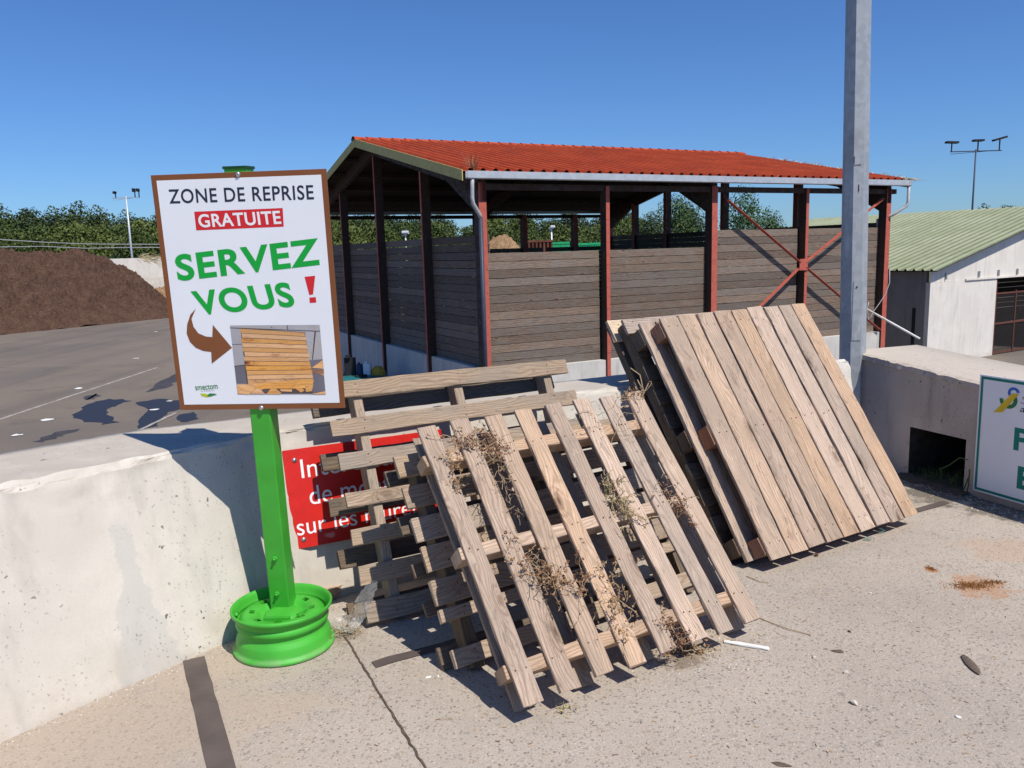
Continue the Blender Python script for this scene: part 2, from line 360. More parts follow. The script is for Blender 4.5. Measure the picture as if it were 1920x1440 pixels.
M['dry_stem'] = plain('dry_stems', (.42, .31, .19), .9)
M['straw'] = leaf_mat('straw', (.55, .42, .22), (.7, .56, .34))
M['weed'] = leaf_mat('weed_blades', (.035, .07, .018), (.08, .13, .035))
M['greenweed'] = leaf_mat('yellow_green_weed', (.30, .27, .12), (.48, .42, .22))
M['bark'] = plain('bark', (.12, .09, .07), .95, var=.3)

def paint(name, col, rough=.32, chip=.0, bump=.15, dust=False):
    t = NT(name); g = t.geo(); n1 = t.noise(g, 40, 4); n2 = t.noise(g, 7, 5)
    c = t.mix(t.ramp(n2, .3, .7), [x * .9 for x in col], [min(1, x * 1.08) for x in col])
    c = t.mix(t.math('MULTIPLY', t.ramp(t.noise(g, 26, 5, .7), .68, .73), chip), c, (.06, .08, .03))
    if dust:
        wz = t.n('SeparateXYZ', {0: g}).outputs[2]; c = t.mix(t.math('MULTIPLY', t.math('MULTIPLY', t.ramp(wz, .045, .0), t.ramp(t.noise(g, 18, 5, .7), .4, .62)), .5), c, (.34, .30, .24))
        c = t.mix(t.math('MULTIPLY', t.ramp(t.noise(g, 60, 4, .7), .66, .72), .5), c, (.16, .12, .07)); n2 = t.math('ADD', n2, .08)
    return t.out(c, t.ramp(n2, .3, .7, rough * .8, rough * 1.5), n1, bump, .002, 0, .5)
M['green'] = paint('glossy_green_paint', (.045, .36, .030), .36, .6, .2)
M['green_rim'] = paint('worn_green_paint', (.055, .40, .035), .38, .9, .25, True)
M['cap'] = plain('dark_green_cap', (.008, .06, .012), .5)
M['red_post'] = paint('red_oxide_paint', (.45, .10, .065), .6, .3)
M['brown_dark'] = paint('brown_timber_post_shade', (.05, .028, .02), .7)  # timber brown; on the post sides it also holds their shade
M['roof_red'] = None
def roof_mat():
    t = NT('red_tile_roof'); g = t.geo(); uv = t.n('UVMap', uv_map='UVMap').outputs[0]
    n1 = t.noise(g, 1.1, 6, .6); n2 = t.noise(g, 14, 5, .7)
    c = t.mix(t.ramp(n1, .3, .7), (.44, .075, .028), (.33, .052, .022))
    c = t.mix(t.math('MULTIPLY', t.ramp(n2, .60, .75), .5), c, (.22, .06, .035))
    c = t.mix(t.math('MULTIPLY', t.ramp(t.noise(g, 5., 4, .6), .66, .72), .5), c, (.6, .33, .16))
    c = t.mix(t.math('MULTIPLY', t.ramp(t.noise(t.mp(g, (2.5, .3, 1)), 1, 5, .65), .5, .7), .4), c, (.20, .06, .035))
    return t.out(c, .75, n2, .2, .01, 0, .12)
M['roof_red'] = roof_mat()
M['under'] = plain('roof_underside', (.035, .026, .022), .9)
M['verge'] = plain('olive_verge_board', (.56, .47, .17), .7, var=.1)
M['galv'] = None
def galv_mat():
    t = NT('galvanised_steel'); g = t.geo()
    vo = t.n('TexVoronoi', {'Vector': g, 'Scale': 26.}, feature='F1'); cc = t.n('SeparateColor', {0: vo.outputs[1]}).outputs[0]
    n = t.noise(g, 3.5, 6, .65); st = t.noise(t.mp(g, (14, 14, 2.)), 1, 5, .65)
    c = t.mix(cc, (.36, .38, .40), (.44, .46, .48)); c = t.mix(t.math('MULTIPLY', t.ramp(n, .45, .7), .5), c, (.28, .30, .31))
    c = t.mix(t.math('MULTIPLY', t.ramp(st, .60, .74), .55), c, (.66, .67, .66))
    return t.out(c, t.ramp(n, .3, .7, .45, .7), n, .15, .004, .45, .5)
M['galv'] = galv_mat()
M['zinc'] = plain('zinc_gutter', (.50, .53, .56), .45, .3, .08)
M['pvc'] = plain('grey_pvc', (.42, .42, .43), .5)
M['dark_pipe'] = plain('dark_pipe', (.045, .05, .08), .5)
M['dark'] = plain('black', (.02, .02, .022), .7)
M['white'] = plain('white_panel', (.78, .80, .84), .45, 0, .015, 3, .4, .02)
M['brown'] = plain('brown_border', (.21, .075, .028), .45, 0, .04)
M['navy'] = plain('navy_letters', (.022, .026, .055), .5, 0, .02)
M['lred'] = plain('red_print', (.62, .022, .028), .5, 0, .03)
M['lgreen'] = plain('green_print', (.005, .36, .045), .5, 0, .03)
M['lwhite'] = plain('white_print', (.82, .82, .84), .5, 0, .02)
M['teal'] = plain('teal_print', (.0, .19, .15), .5, 0, .03)
M['lblue'] = plain('blue_print', (.03, .13, .5), .5)
M['lyellow'] = plain('yellow_print', (.72, .5, .03), .5)
M['olive_p'] = plain('lime_print', (.45, .5, .02), .5)
M['dkgreen_p'] = plain('dark_green_print', (.03, .2, .06), .5)
def redsign():
    t = NT('scratched_red_panel'); g = t.geo()
    s1 = t.noise(t.mp(g, (3, 3, 60), rot=(.6, .3, .2)), 1, 3, .6); s2 = t.noise(g, 9, 5, .7)
    c = t.mix(t.ramp(s2, .3, .7), (.62, .018, .010), (.52, .014, .008))
    c = t.mix(t.math('MULTIPLY', t.ramp(s1, .71, .74), .6), c, (.75, .35, .3))
    return t.out(c, .4, s2, .1, .002, 0, .4)
M['redpanel'] = redsign()
M['steel_bolt'] = plain('steel', (.5, .5, .5), .35, .8)
M['green_roof'] = None
def groof():
    t = NT('pale_green_corrugated_sheet'); g = t.geo(); n1 = t.noise(g, .8, 6, .6); n2 = t.noise(g, 8, 5, .65)
    c = t.mix(t.ramp(n1, .3, .7), (.27, .30, .18), (.35, .375, .25)); c = t.mix(t.math('MULTIPLY', t.ramp(n2, .55, .7), .35), c, (.2, .24, .14))
    return t.out(c, .6, n2, .1, .01, 0, .3)
M['green_roof'] = groof()
M['roof_pan'] = plain('shaded_trough_green', (.17, .185, .11), .8, 0, .2, 3)  # darker copy of the sheet, trough shade put into the colour
M['strip'] = plain('bitumen_strip', (.105, .082, .072), .8, 0, .15, 6)
M['duct_shade'] = plain('shaded_duct_black', (.045, .038, .032), .95, 0, .35, 14)  # near-black lining, the shade inside the duct put into its colour
M['joint'] = plain('joint_dirt', (.10, .075, .055), .95, 0, .35, 60)
M['skip_green'] = plain('green_skip', (.03, .42, .16), .5)
M['skip_brown'] = plain('rusty_brown', (.16, .06, .035), .8, 0, .4, 2)
M['paper'] = plain('white_litter', (.75, .74, .7), .8)
M['stone'] = plain('pale_stone', (.55, .50, .43), .9, 0, .25, 30)
M['tealplastic'] = plain('teal_plastic', (.02, .15, .16), .5)
M['bluep'] = plain('blue_plastic', (.02, .05, .12), .5)
M['yellowp'] = plain('yellow_plastic', (.5, .3, .03), .5)
M['binp'] = plain('bin_green_plastic', (.05, .09, .08), .5)
M['rust'] = plain('rusty_steel', (.12, .045, .03), .8, 0, .25, 20)
M['mesh'] = plain('mesh_wire', (.06, .05, .045), .6)
M['sawdust'] = soil_mat('orange_rust_dust', (.60, .27, .09), (.52, .22, .07), (.68, .38, .17), 20)
def puddle():
    t = NT('puddle_water'); g = t.geo(); return t.out((.022, .023, .032), .55, t.noise(g, 2.5, 2), .02, .01, 0, .5)
M['water'] = puddle()
def plastic_bag():
    t = NT('clear_plastic_film'); g = t.geo(); t.p.inputs['Alpha'].default_value = .16
    n = t.noise(g, 40, 4)
    return t.out((.62, .6, .58), .18, n, .8, .006, 0, .7)
M['film'] = plastic_bag()
def glassm():
    t = NT('broken_glass'); t.p.inputs['Alpha'].default_value = .45
    return t.out((.10, .22, .2), .08, None, 0, 0, 0, .8)
M['glass'] = glassm()

# ------------------------------------------------------------------ text helper
def text_geo(body, bold=0., spacing=1.):
    cu = bpy.data.curves.new('t', 'FONT'); cu.body = body; cu.offset = bold; cu.space_character = spacing; cu.fill_mode = 'BOTH'; cu.resolution_u = 6
    o = bpy.data.objects.new('t', cu); COL.objects.link(o)
    bpy.context.view_layer.update(); dg = bpy.context.evaluated_depsgraph_get()
    me = bpy.data.meshes.new_from_object(o.evaluated_get(dg))
    v = A_([tuple(q.co)[:2] for q in me.vertices]); f = [tuple(p.vertices) for p in me.polygons]
    bpy.data.objects.remove(o); bpy.data.curves.remove(cu); bpy.data.meshes.remove(me)
    mn, mx = v.min(0), v.max(0); return (v - mn) / (mx - mn), f
def put_text(body, BL, BR, TL, mat, parent, z, bold=0., name='lettering', spacing=1.):
    v, f = text_geo(body, bold, spacing); BL, BR, TL = map(A_, (BL, BR, TL)); b = MB()
    b.add([(*(BL + (BR - BL) * x + (TL - BL) * y), z) for x, y in v], f)
    return b.build(name, mat, parent)
def poly(pts, z, mat, parent, name, th=0.):
    b = MB(); n = len(pts)
    b.add([(x, y, z) for x, y in pts], [tuple(range(n))]); return b.build(name, mat, parent)

# ================================================================== SETTING
YZ = -2.8
ZW = .81
# wall stations
def lint(p, q, r, s):
    d1, d2 = (q - p)[:2], (s - r)[:2]; t = np.linalg.solve(A_([d1, -d2]).T, (r - p)[:2]); out = p + (q - p) * t[0]; return out
b0, b1 = G(0, 1393), G(415, 1209)
tf0, tf1 = G(0, 913, ZW), G(364, 838, ZW); tb0, tb1 = G(0, 850, ZW), G(350, 790, ZW)
uf0, uf1 = G(540, 802, ZW), G(1591, 672, ZW); ub0, ub1 = G(560, 768, ZW), G(1100, 700, ZW)
dirB = nz(uf1 - uf0); nB = A_([dirB[1], -dirB[0], 0])       # towards the viewer
ubase0 = uf0 + nB * .17; ubase0[2] = 0; ubase1 = uf1 + nB * .17; ubase1[2] = 0
TFB = lint(tf0, tf1, uf0, uf1); TBB = lint(tb0, tb1, ub0, ub1); BSB = lint(b0, b1, ubase0, ubase1)
if True:
    dback = nz(ub1 - ub0)
    wallend_b = TBB + dirB * np.linalg.norm(uf1 - TFB)
def sect(bs, tf, tb):
    """profile points of the barrier from the front base round the top to the back"""
    bs, tf, tb = A_(bs), A_(tf), A_(tb)
    inn = nz(A_([*(tb - tf)[:2], 0])); dn = tf + (bs - tf) * (.026 / ZW)
    P = [bs - A_([0, 0, .03])] + [bs + (dn - bs) * k for k in np.linspace(0, 1, 26)] + [dn + (tf + inn * .022 - dn) * k for k in (.33, .66)]
    P += [tf + inn * .022 + (tb - tf - inn * .022) * k for k in np.linspace(0, 1, 10)] + [A_([tb[0], tb[1], YZ])]
    return A_(P)
def sweep(stations, name, mat, capend=True, step=.03, wob=.002, rough=.006):
    S = [sect(*s) for s in stations]; rows = []
    for i in range(len(S) - 1):
        n = max(2, int(np.linalg.norm(S[i + 1][5] - S[i][5]) / step))
        for k in range(n): rows.append(S[i] + (S[i + 1] - S[i]) * k / n)
    rows.append(S[-1]); V = A_(rows); nr, nc = V.shape[:2]
    def sm(a, k):
        for _ in range(k): a = (np.roll(a, 1, 0) + a + np.roll(a, -1, 0)) / 3
        return a
    ns = sm(RNG.normal(0, 1, (nr, nc, 3)), 2)
    amp = np.full(nc, wob * .7); amp[24:31] = rough
    chipn = sm(RNG.normal(0, 1, (nr, 1, 1)), 3)
    V = V + ns * amp[None, :, None] * 1.2
    V[:, 27:30, 2:3] -= np.clip(chipn - .25, 0, 2) * .02
    b = MB(); f = []
    for i in range(nr - 1):
        for j in range(nc - 1): f.append((i * nc + j, (i + 1) * nc + j, (i + 1) * nc + j + 1, i * nc + j + 1))
    bands = ((0, 26), (26, 29), (29, nc - 1))
    for (ja, jb) in bands:
        w_ = jb - ja + 1; sub = V[:, ja:jb + 1].reshape(-1, 3)
        b.add(sub, [(i * w_ + j, (i + 1) * w_ + j, (i + 1) * w_ + j + 1, i * w_ + j + 1) for i in range(nr - 1) for j in range(w_ - 1)], None, .5, 0, ja != 26)
    f = []
    if capend: f.append(tuple(range(nc))); f.append(tuple((nr - 1) * nc + j for j in range(nc))[::-1])
    b.add(V.reshape(-1, 3), f, None, .5, 0, False)
    return b.build(name, mat)
e1 = -5.5
st0 = (b0 + (b1 - b0) * e1, tf0 + (tf1 - tf0) * e1, tb0 + (tb1 - tb0) * e1)
wall = sweep([st0, (b0, tf0, tb0), (BSB, TFB, TBB), (ubase1, uf1, uf1 + (TBB - TFB) * .95)], 'concrete_wall', M['wall_conc'])
tag(wall, 'long pale pitted concrete barrier wall behind the green sign post and the pallets', 'wall')

# right wall with the drain opening
rb0, rb1 = A_([2.56, 5.77, 0]), A_([3.0, 4.63, 0]); rd = nz(rb1 - rb0); rb0 = rb0 - rd * .17; rn_ = A_([-rd[1], rd[0], 0])   # rn_: behind the face
if rn_[0] < 0: rn_ = -rn_
L_R = 4.2
def rtop(s): return .812 - .085 * s
rface_n = rn_
def RW(px, py):
    q = hit(px, py, rb0, rn_) - rb0; return q @ rd, q[2]
hx0 = RW(1707, 798)[0]; hx1 = RW(1812, 825)[0]; hz1 = .5 * (RW(1707, 798)[1] + RW(1805, 825)[1])
bm = MB()
def rw_pt(s, z, d=0.): return rb0 + rd * s + rn_ * d + A_([0, 0, z])
def rpanel(s0, s1, za, zb, ns, nzv):
    vs = []; fs = []
    for i in range(ns + 1):
        for j in range(nzv + 1):
            s = s0 + (s1 - s0) * i / ns; z0 = za(s) if callable(za) else za; z1 = zb(s) if callable(zb) else zb
            vs.append(rw_pt(s, z0 + (z1 - z0) * j / nzv, 0))
    for i in range(ns):
        for j in range(nzv): a = i * (nzv + 1) + j; fs.append((a, a + nzv + 1, a + nzv + 2, a + 1))
    bm.add(vs, fs, None, .5, 0, True)
ztf = lambda s: rtop(s) - .05
SX = [0., hx0, hx1, L_R]
rpanel(0, hx0, -.03, ztf, 20, 10); rpanel(hx1, L_R, -.03, ztf, 60, 10); rpanel(hx0, hx1, hz1, ztf, 8, 6)
# cap: lip, top, back
N = 110; rows = []
for i in range(N + 1):
    s = L_R * i / N; zt = rtop(s); jn = random.gauss(0, 1)
    wdt = .62 + .1 * s
    rows.append([rw_pt(s, zt - .05, 0), rw_pt(s, zt - .045 + .002 * jn, -.012 - .003 * abs(random.gauss(0, 1))), rw_pt(s, zt - .008 - .004 * abs(random.gauss(0, 1)), -.01 + .004 * random.gauss(0, 1)), rw_pt(s, zt + .001 * random.gauss(0, 1), .012 + .009 * abs(random.gauss(0, 1))),
                 rw_pt(s, zt + .0015 * random.gauss(0, 1), .2), rw_pt(s, zt, wdt), rw_pt(s, YZ, wdt)])
vs = [q for r_ in rows for q in r_]; fs = []
for i in range(N):
    for j in range(3): a = i * 7 + j; fs.append((a, a + 7, a + 8, a + 1))
bm.add(vs, fs, None, .5, 0, False); fs = []
for i in range(N):
    for j in range(3, 6): a = i * 7 + j; fs.append((a, a + 7, a + 8, a + 1))
bm.add(vs, fs, None, .5, 0, True)
# end faces
bm.add([rw_pt(0, YZ), rw_pt(0, rtop(0) - .05), rw_pt(0, rtop(0), .03), rw_pt(0, rtop(0), .62), rw_pt(0, YZ, .62)], [(0, 1, 2, 3, 4)])
# duct: side, top, back, coloured dark for the shade inside
dd = .6
bm.add([rw_pt(hx0, -.03), rw_pt(hx0, hz1), rw_pt(hx0, hz1, dd), rw_pt(hx0, -.03, dd)], [(0, 1, 2, 3)], None, .5, 1)
bm.add([rw_pt(hx1, -.03), rw_pt(hx1, hz1), rw_pt(hx1, hz1, dd), rw_pt(hx1, -.03, dd)], [(3, 2, 1, 0)], None, .5, 1)
bm.add([rw_pt(hx0, hz1), rw_pt(hx1, hz1), rw_pt(hx1, hz1, dd), rw_pt(hx0, hz1, dd)], [(0, 1, 2, 3)], None, .5, 1)
bm.add([rw_pt(hx0, -.03, dd), rw_pt(hx1, -.03, dd), rw_pt(hx1, hz1, dd), rw_pt(hx0, hz1, dd)], [(0, 1, 2, 3)], None, .5, 1)
rwall = bm.build('concrete_wall', [M['wall_conc2'], M['duct_shade']])
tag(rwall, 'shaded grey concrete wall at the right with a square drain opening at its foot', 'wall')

# platform (concrete pavement) : polygon slab whose edge runs inside the walls
def off(p, q, t=.5): r_ = p + (q - p) * t; return (r_[0], r_[1])
edge = [off(*st0[1:]), off(tf0, tb0), off(TFB, TBB), off(uf1, uf1 + (TBB - TFB) * .95)]
pc = rw_pt(0, 0, .3); pe = rw_pt(L_R, 0, .3)
edge += [(uf1[0] + .25, uf1[1] + .40), (pc[0] - .05, pc[1] + .25), (pc[0], pc[1]), (pe[0], pe[1]), (16, -2), (16, -16), (-16, -16)]
n = len(edge); b = MB()
b.add([(x, y, 0) for x, y in edge] + [(x, y, YZ) for x, y in edge], [tuple(range(n))[::-1]] + [(i, (i + 1) % n, n + (i + 1) % n, n + i) for i in range(n)], None, .5)
tag(b.build('pavement', M['ground']), kind='structure')
# yard and far ground
b = MB(); b.add([(-900, -600, YZ), (900, -600, YZ), (900, 2500, YZ), (-900, 2500, YZ)], [(0, 1, 2, 3)]); tag(b.build('far_ground', M['hill_grass']), kind='structure')
b = MB(); b.add([(-90, -40, YZ + .004), (90, -40, YZ + .004), (90, 82, YZ + .004), (-90, 82, YZ + .004)], [(0, 1, 2, 3)]); tag(b.build('yard', M['asphalt']), kind='structure')
# painted line on yard
b = MB()
def gstrip(b, p, q, wd, z, jit=0., n=1):
    p, q = A_(p, float), A_(q, float); d = nz((q - p) * A_([1, 1, 0])); nn_ = A_([-d[1], d[0], 0]); vs = []
    for i in range(n + 1):
        c = p + (q - p) * i / n; c[2] = z; o_ = random.gauss(0, jit); e_ = abs(random.gauss(0, jit * .5))
        vs += [c + nn_ * (o_ - wd / 2 - e_), c + nn_ * (o_ + wd / 2 + e_)]
    b.add(vs, [(2 * i, 2 * i + 1, 2 * i + 3, 2 * i + 2) for i in range(n)])
gstrip(b, G(-60, 806, YZ), G(296, 689, YZ), .10, YZ + .008, .008, 30)
tag(b.build('road_marking', plain('faded_white_line', (.36, .33, .3), .9, 0, .3, 4)), kind='structure')
b = MB(); gstrip(b, G(330, 775, YZ), G(240, 818, YZ), .10, YZ + .02, .008, 12)
tag(b.build('road_marking', bpy.data.materials['faded_white_line']), kind='structure')
# puddles
def blob(pxpts, z, sub=4, jit=.12):
    P = [G(x, y, z)[:2] for x, y in pxpts]; n = len(P); out = []
    for i in range(n):
        p, q = P[i], P[(i + 1) % n]
        for k in range(sub): out.append(p + (q - p) * k / sub + (RNG.normal(0, jit, 2) if k else 0))
    return out
def puddle_obj(pxpts, name='puddle', mat='water', dz=.010, jit=.07):
    P = blob(pxpts, YZ, 4, jit); b = MB(); c = sum(P) / len(P)
    b.add([(x, y, YZ + dz) for x, y in P], [tuple(range(len(P)))])
    return tag(b.build(name, M[mat]), kind='structure')
puddle_obj([(135, 778), (165, 758), (205, 748), (248, 752), (220, 760), (200, 768), (205, 780), (225, 792), (190, 797), (155, 788)])
puddle_obj([(254, 755), (300, 748), (340, 752), (336, 768), (318, 772), (305, 782), (296, 800), (262, 806), (262, 785), (278, 768)])
puddle_obj([(336, 778), (365, 772), (372, 785), (350, 792), (338, 790)])
puddle_obj([(275, 735), (300, 716), (330, 702), (330, 715), (300, 730)], 'damp_patch', 'damp') if False else None
M['damp'] = plain('damp_asphalt', (.06, .052, .05), .6, 0, .2, 3)
puddle_obj([(272, 736), (298, 716), (332, 700), (332, 716), (312, 728), (285, 734)], 'damp_patch', 'damp', .006)
puddle_obj([(75, 822), (100, 812), (150, 804), (120, 818), (80, 830)], 'damp_patch', 'damp', .006)
puddle_obj([(155, 745), (180, 738), (186, 744), (165, 750)], 'damp_patch', 'damp', .006)
# ground joints and strips
b = MB(); gstrip(b, G(645, 1192), G(800, 1445), .006, .004, .002, 40); gstrip(b, G(800, 1445), G(830, 1500), .006, .004, .002, 6)
tag(b.build('pavement_joint', M['joint']), kind='structure')
b = MB(); gstrip(b, G(363, 1236), G(415, 1442) + (G(415, 1442) - G(363, 1236)) * .4, .082, .004, .0015, 14)
tag(b.build('joint_strip', M['strip']), kind='structure')
b = MB(); gstrip(b, G(701, 1248), G(1775, 942), .052, .0045, .002, 50)
tag(b.build('joint_strip', M['strip']), kind='structure')

# ================================================================== PALLETS
def pose(bx, by, az, ti, zb):
    az, ti = R(az), R(ti); u = A_([math.cos(az), math.sin(az), 0]); v = A_([-math.sin(az) * math.cos(ti), math.cos(az) * math.cos(ti), math.sin(ti)])
    return A_([bx, by, zb]), u, v, np.cross(u, v)
X3, Y3, Z3 = A_([1., 0, 0]), A_([0, 1., 0]), A_([0, 0, 1.])
def board(name, parent, u0, u1, v0, v1, n0, n1, axis, mat, nails=None, rnd=None, rot=0., bow=.003, wob=.0012):
    """one board in pallet coordinates; deck face is n1"""
    b = MB(); L = (u1 - u0) if axis == 'u' else (v1 - v0)
    st = max(3, int(L / .09))
    if axis == 'u': b.plank((0, 0, 0), X3, Y3, Z3, u1 - u0, v1 - v0, n1 - n0, st, .003, wob, rnd, 0, 1, bow)
    else: b.plank((0, 0, 0), Y3, -X3, Z3, v1 - v0, u1 - u0, n1 - n0, st, .003, wob, rnd, 0, 1, bow); 
    if axis == 'v': b.v = [(x + (u1 - u0), y, z) for x, y, z in b.v]
    for (nu, nv) in (nails or []):
        x, y = nu - u0, nv - v0; r_ = .003
        vs = [(x + r_ * math.cos(k * math.pi / 3), y + r_ * math.sin(k * math.pi / 3), n1 - n0 + .0022) for k in range(6)]
        b.add(vs, [tuple(range(6))], None, .5, 1)
        vs = [(x + r_ * math.cos(k * math.pi / 3), y + r_ * math.sin(k * math.pi / 3), n1 - n0 - .003) for k in range(6)] + vs
        b.add(vs, [(k, (k + 1) % 6, (k + 1) % 6 + 6, k + 6) for k in range(6)], None, .5, 1)
    o = b.build(name, [mat, M['rust']], parent); o.location = (u0, v0, n0); o.rotation_euler = (0, 0, rot); return o

def pallet(label, P, slats, axis, stringers, back, smat, strmat, bmat, ext, t=.018, depth=.09, nail=True, group='wooden pallets leaning on the concrete wall'):
    """slats: list (c0,c1,e0,e1) across and end extents; stringers: (c0,c1) along the slat axis; back: like slats"""
    o, u, v, n = P
    root = empty('wooden_pallet', mat=frame(o, u, v, n), label=label, cat='pallet', group=group)
    ax2 = 'u' if axis == 'v' else 'v'
    for (c0, c1, e0, e1, *mt) in slats:
        nl = []
        if nail:
            for (s0, s1) in stringers:
                sc = (s0 + s1) / 2
                for cc in (.27, .73):
                    q = c0 + (c1 - c0) * (cc + random.uniform(-.08, .08)); s_ = sc + random.uniform(-.008, .008)
                    nl.append((q, s_) if axis == 'v' else (s_, q))
        mm = mt[0] if mt else smat
        if axis == 'v': board('slat', root, c0, c1, e0, e1, -t, 0, 'v', mm, nl, rot=random.gauss(0, .0015))
        else: board('slat', root, e0, e1, c0, c1, -t, 0, 'u', mm, nl, rot=random.gauss(0, .0015))
    for (s0, s1) in stringers:
        if axis == 'v': board('stringer', root, ext[0], ext[1], s0, s1, -t - depth, -t - .001, 'u', strmat, bow=0)
        else: board('stringer', root, s0, s1, ext[0], ext[1], -t - depth, -t - .001, 'v', strmat, bow=0)
    for (c0, c1, e0, e1) in back:
        if axis == 'v': board('back_slat', root, c0, c1, e0, e1, -2 * t - depth - .001, -t - depth - .001, 'v', bmat)
        else: board('back_slat', root, e0, e1, c0, c1, -2 * t - depth - .001, -t - depth - .001, 'u', bmat)
    return root

# front pallet, eight spaced boards running up and down
PA = pose(.006, 2.543, 31.5, 48.2, .09)
sl = [(.002, .082, -.008, 1.112), (.154, .236, -.006, 1.122), (.313, .396, .003, 1.118), (.462, .543, -.008, 1.124), (.620, .700, .002, 1.130), (.775, .860, .004, 1.136), (.918, .998, -.005, 1.126), (1.070, 1.158, .000, 1.133)]
PA_root = pallet('open pallet of eight spaced upright boards tangled with dry vines, nearest the camera', PA, sl, 'v', [(.095, .145), (.545, .595), (.945, .995)],
       [(.02, .115, .0, 1.12), (.28, .36, .0, 1.12), (.56, .66, .01, 1.11), (.84, .92, .0, 1.12), (1.06, 1.15, .0, 1.12)], M['pine'], M['pine'], M['pine_old'], (-.01, 1.16), .017, .085)
# pallet against the wall, rows of boards along the wall
PB = pose(-.651, 3.318, 28.9, 66.6, .03)
rowsB = [(-.003, .086), (.162, .244), (.337, .408), (.506, .572), (.676, .751), (.833, .910), (1.008, 1.087)]
slb = [(a, b_, .0 + random.uniform(-.006, .006), 1.318 + random.uniform(-.01, .012)) for a, b_ in rowsB]
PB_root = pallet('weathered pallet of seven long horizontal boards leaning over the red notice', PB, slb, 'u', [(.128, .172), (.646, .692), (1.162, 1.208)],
       [(.02, .10, -.045, 1.27), (.25, .335, -.045, 1.27), (.49, .57, -.045, 1.27), (.70, .78, -.045, 1.27), (.955, 1.04, -.045, 1.27)], M['pine_old'], M['pine_old'], M['pine_dark'], (.0, 1.085), .019, .09)  # back slats in darker wood to deepen the shade behind the boards
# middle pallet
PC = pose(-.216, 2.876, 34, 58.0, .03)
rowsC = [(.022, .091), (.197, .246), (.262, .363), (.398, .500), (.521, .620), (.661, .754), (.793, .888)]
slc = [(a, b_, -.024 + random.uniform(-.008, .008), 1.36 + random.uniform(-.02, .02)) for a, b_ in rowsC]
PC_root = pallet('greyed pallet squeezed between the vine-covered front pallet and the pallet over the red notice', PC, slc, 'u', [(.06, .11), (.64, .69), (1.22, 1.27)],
       [(.03, .12, -.03, 1.3), (.24, .30, -.03, 1.3), (.40, .46, -.03, 1.3), (.58, .66, -.03, 1.3), (.79, .86, -.03, 1.3)], M['pine_old'], M['pine_dark'], M['pine_dark'], (.0, .885), .018, .08)  # stringers and back slats darkened in colour for the shade between pallets
# right stack
PD = pose(1.245, 3.799, 31.6, 54.6, .08)
cuts = [0, .139, .278, .418, .556, .692, .838, .965, 1.086, 1.206]
gp = [.010, .012, .016, .010, .012, .020, .011, .012, 0]
sld = [(cuts[i], cuts[i + 1] - gp[i], -.006 + random.uniform(-.004, .004), [1.388, 1.400, 1.398, 1.404, 1.400, 1.411, 1.404, 1.404, 1.407][i]) for i in range(9)]
PD_root = pallet('closed-deck pallet of nine wide tight boards, front of the right-hand stack', PD, sld, 'v', [(.03, .12), (.63, .74), (1.28, 1.375)],
       [], M['pine'], M['stringer'], M['stringer'], (-.006, 1.206), .019, .083)
o4, u4, v4, n4 = PD
PE = (o4 - n4 * .1045 - u4 * .055 + v4 * .03, u4, v4, n4)
sle = [(i * .143, i * .143 + .13, .0 + random.uniform(-.01, .01), 1.40) for i in range(8)]
sle[1] = (.118, .27, .0, 1.40)
sle[0] = (.0, .112, .0, 1.395, M['pine_grey'])
pallet('grey weathered pallet with a rotten lower corner, second in the right-hand stack', PE, sle, 'v', [(.04, .13), (.64, .74), (1.27, 1.37)],
       [], M['pine_old'], M['pine_dark'], M['pine_dark'], (-.01, 1.15), .02, .08)
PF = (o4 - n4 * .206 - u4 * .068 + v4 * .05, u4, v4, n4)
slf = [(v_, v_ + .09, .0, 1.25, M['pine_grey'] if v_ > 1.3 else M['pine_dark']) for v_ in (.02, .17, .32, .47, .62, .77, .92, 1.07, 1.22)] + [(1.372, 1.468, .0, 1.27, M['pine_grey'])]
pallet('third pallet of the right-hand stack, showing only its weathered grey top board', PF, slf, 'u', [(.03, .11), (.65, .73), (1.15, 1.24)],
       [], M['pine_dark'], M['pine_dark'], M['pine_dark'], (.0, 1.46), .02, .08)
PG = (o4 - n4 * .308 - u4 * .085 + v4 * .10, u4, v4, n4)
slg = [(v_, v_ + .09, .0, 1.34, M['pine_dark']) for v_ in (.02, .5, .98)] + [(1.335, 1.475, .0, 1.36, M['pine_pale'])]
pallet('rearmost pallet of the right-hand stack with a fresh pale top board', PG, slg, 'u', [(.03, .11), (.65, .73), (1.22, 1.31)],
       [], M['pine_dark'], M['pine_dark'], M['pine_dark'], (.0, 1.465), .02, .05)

# ================================================================== GREEN SIGN STAND
WC = G(534, 1207)
sign = empty('information_sign', WC, 'brown-bordered white sign SERVEZ VOUS on a green post standing in a green wheel rim', 'sign')
# rim
prof = [(.197, .0), (.2065, .003), (.2075, .012), (.203, .018), (.196, .021), (.1935, .030), (.191, .055), (.187, .066), (.178, .078), (.174, .088), (.174, .096), (.178, .104), (.186, .110), (.1885, .120), (.187, .131), (.181, .137), (.180, .142), (.187, .150), (.191, .158), (.199, .163), (.2055, .170), (.2055, .180), (.2005, .184),
        (.196, .178), (.188, .168), (.186, .140), (.178, .128), (.160, .114), (.155, .100), (.158, .088)]
b = MB(); b.lathe(prof, 96); rim = b.build('wheel_rim', M['green_rim'], sign)
seg = 96; hole = [(k * 12 + d) % 96 for k in range(8) for d in (0, 1, 2, 3)]
dprof = [(.160, .118), (.156, .134), (.146, .142), (.132, .143), (.112, .140), (.098, .132), (.088, .120), (.075, .114), (.070, .128), (.062, .133), (.03, .133), (.0, .133)]
dprof = [(r_ + .012 * (r_ > .15), z + .012) for r_, z in dprof]
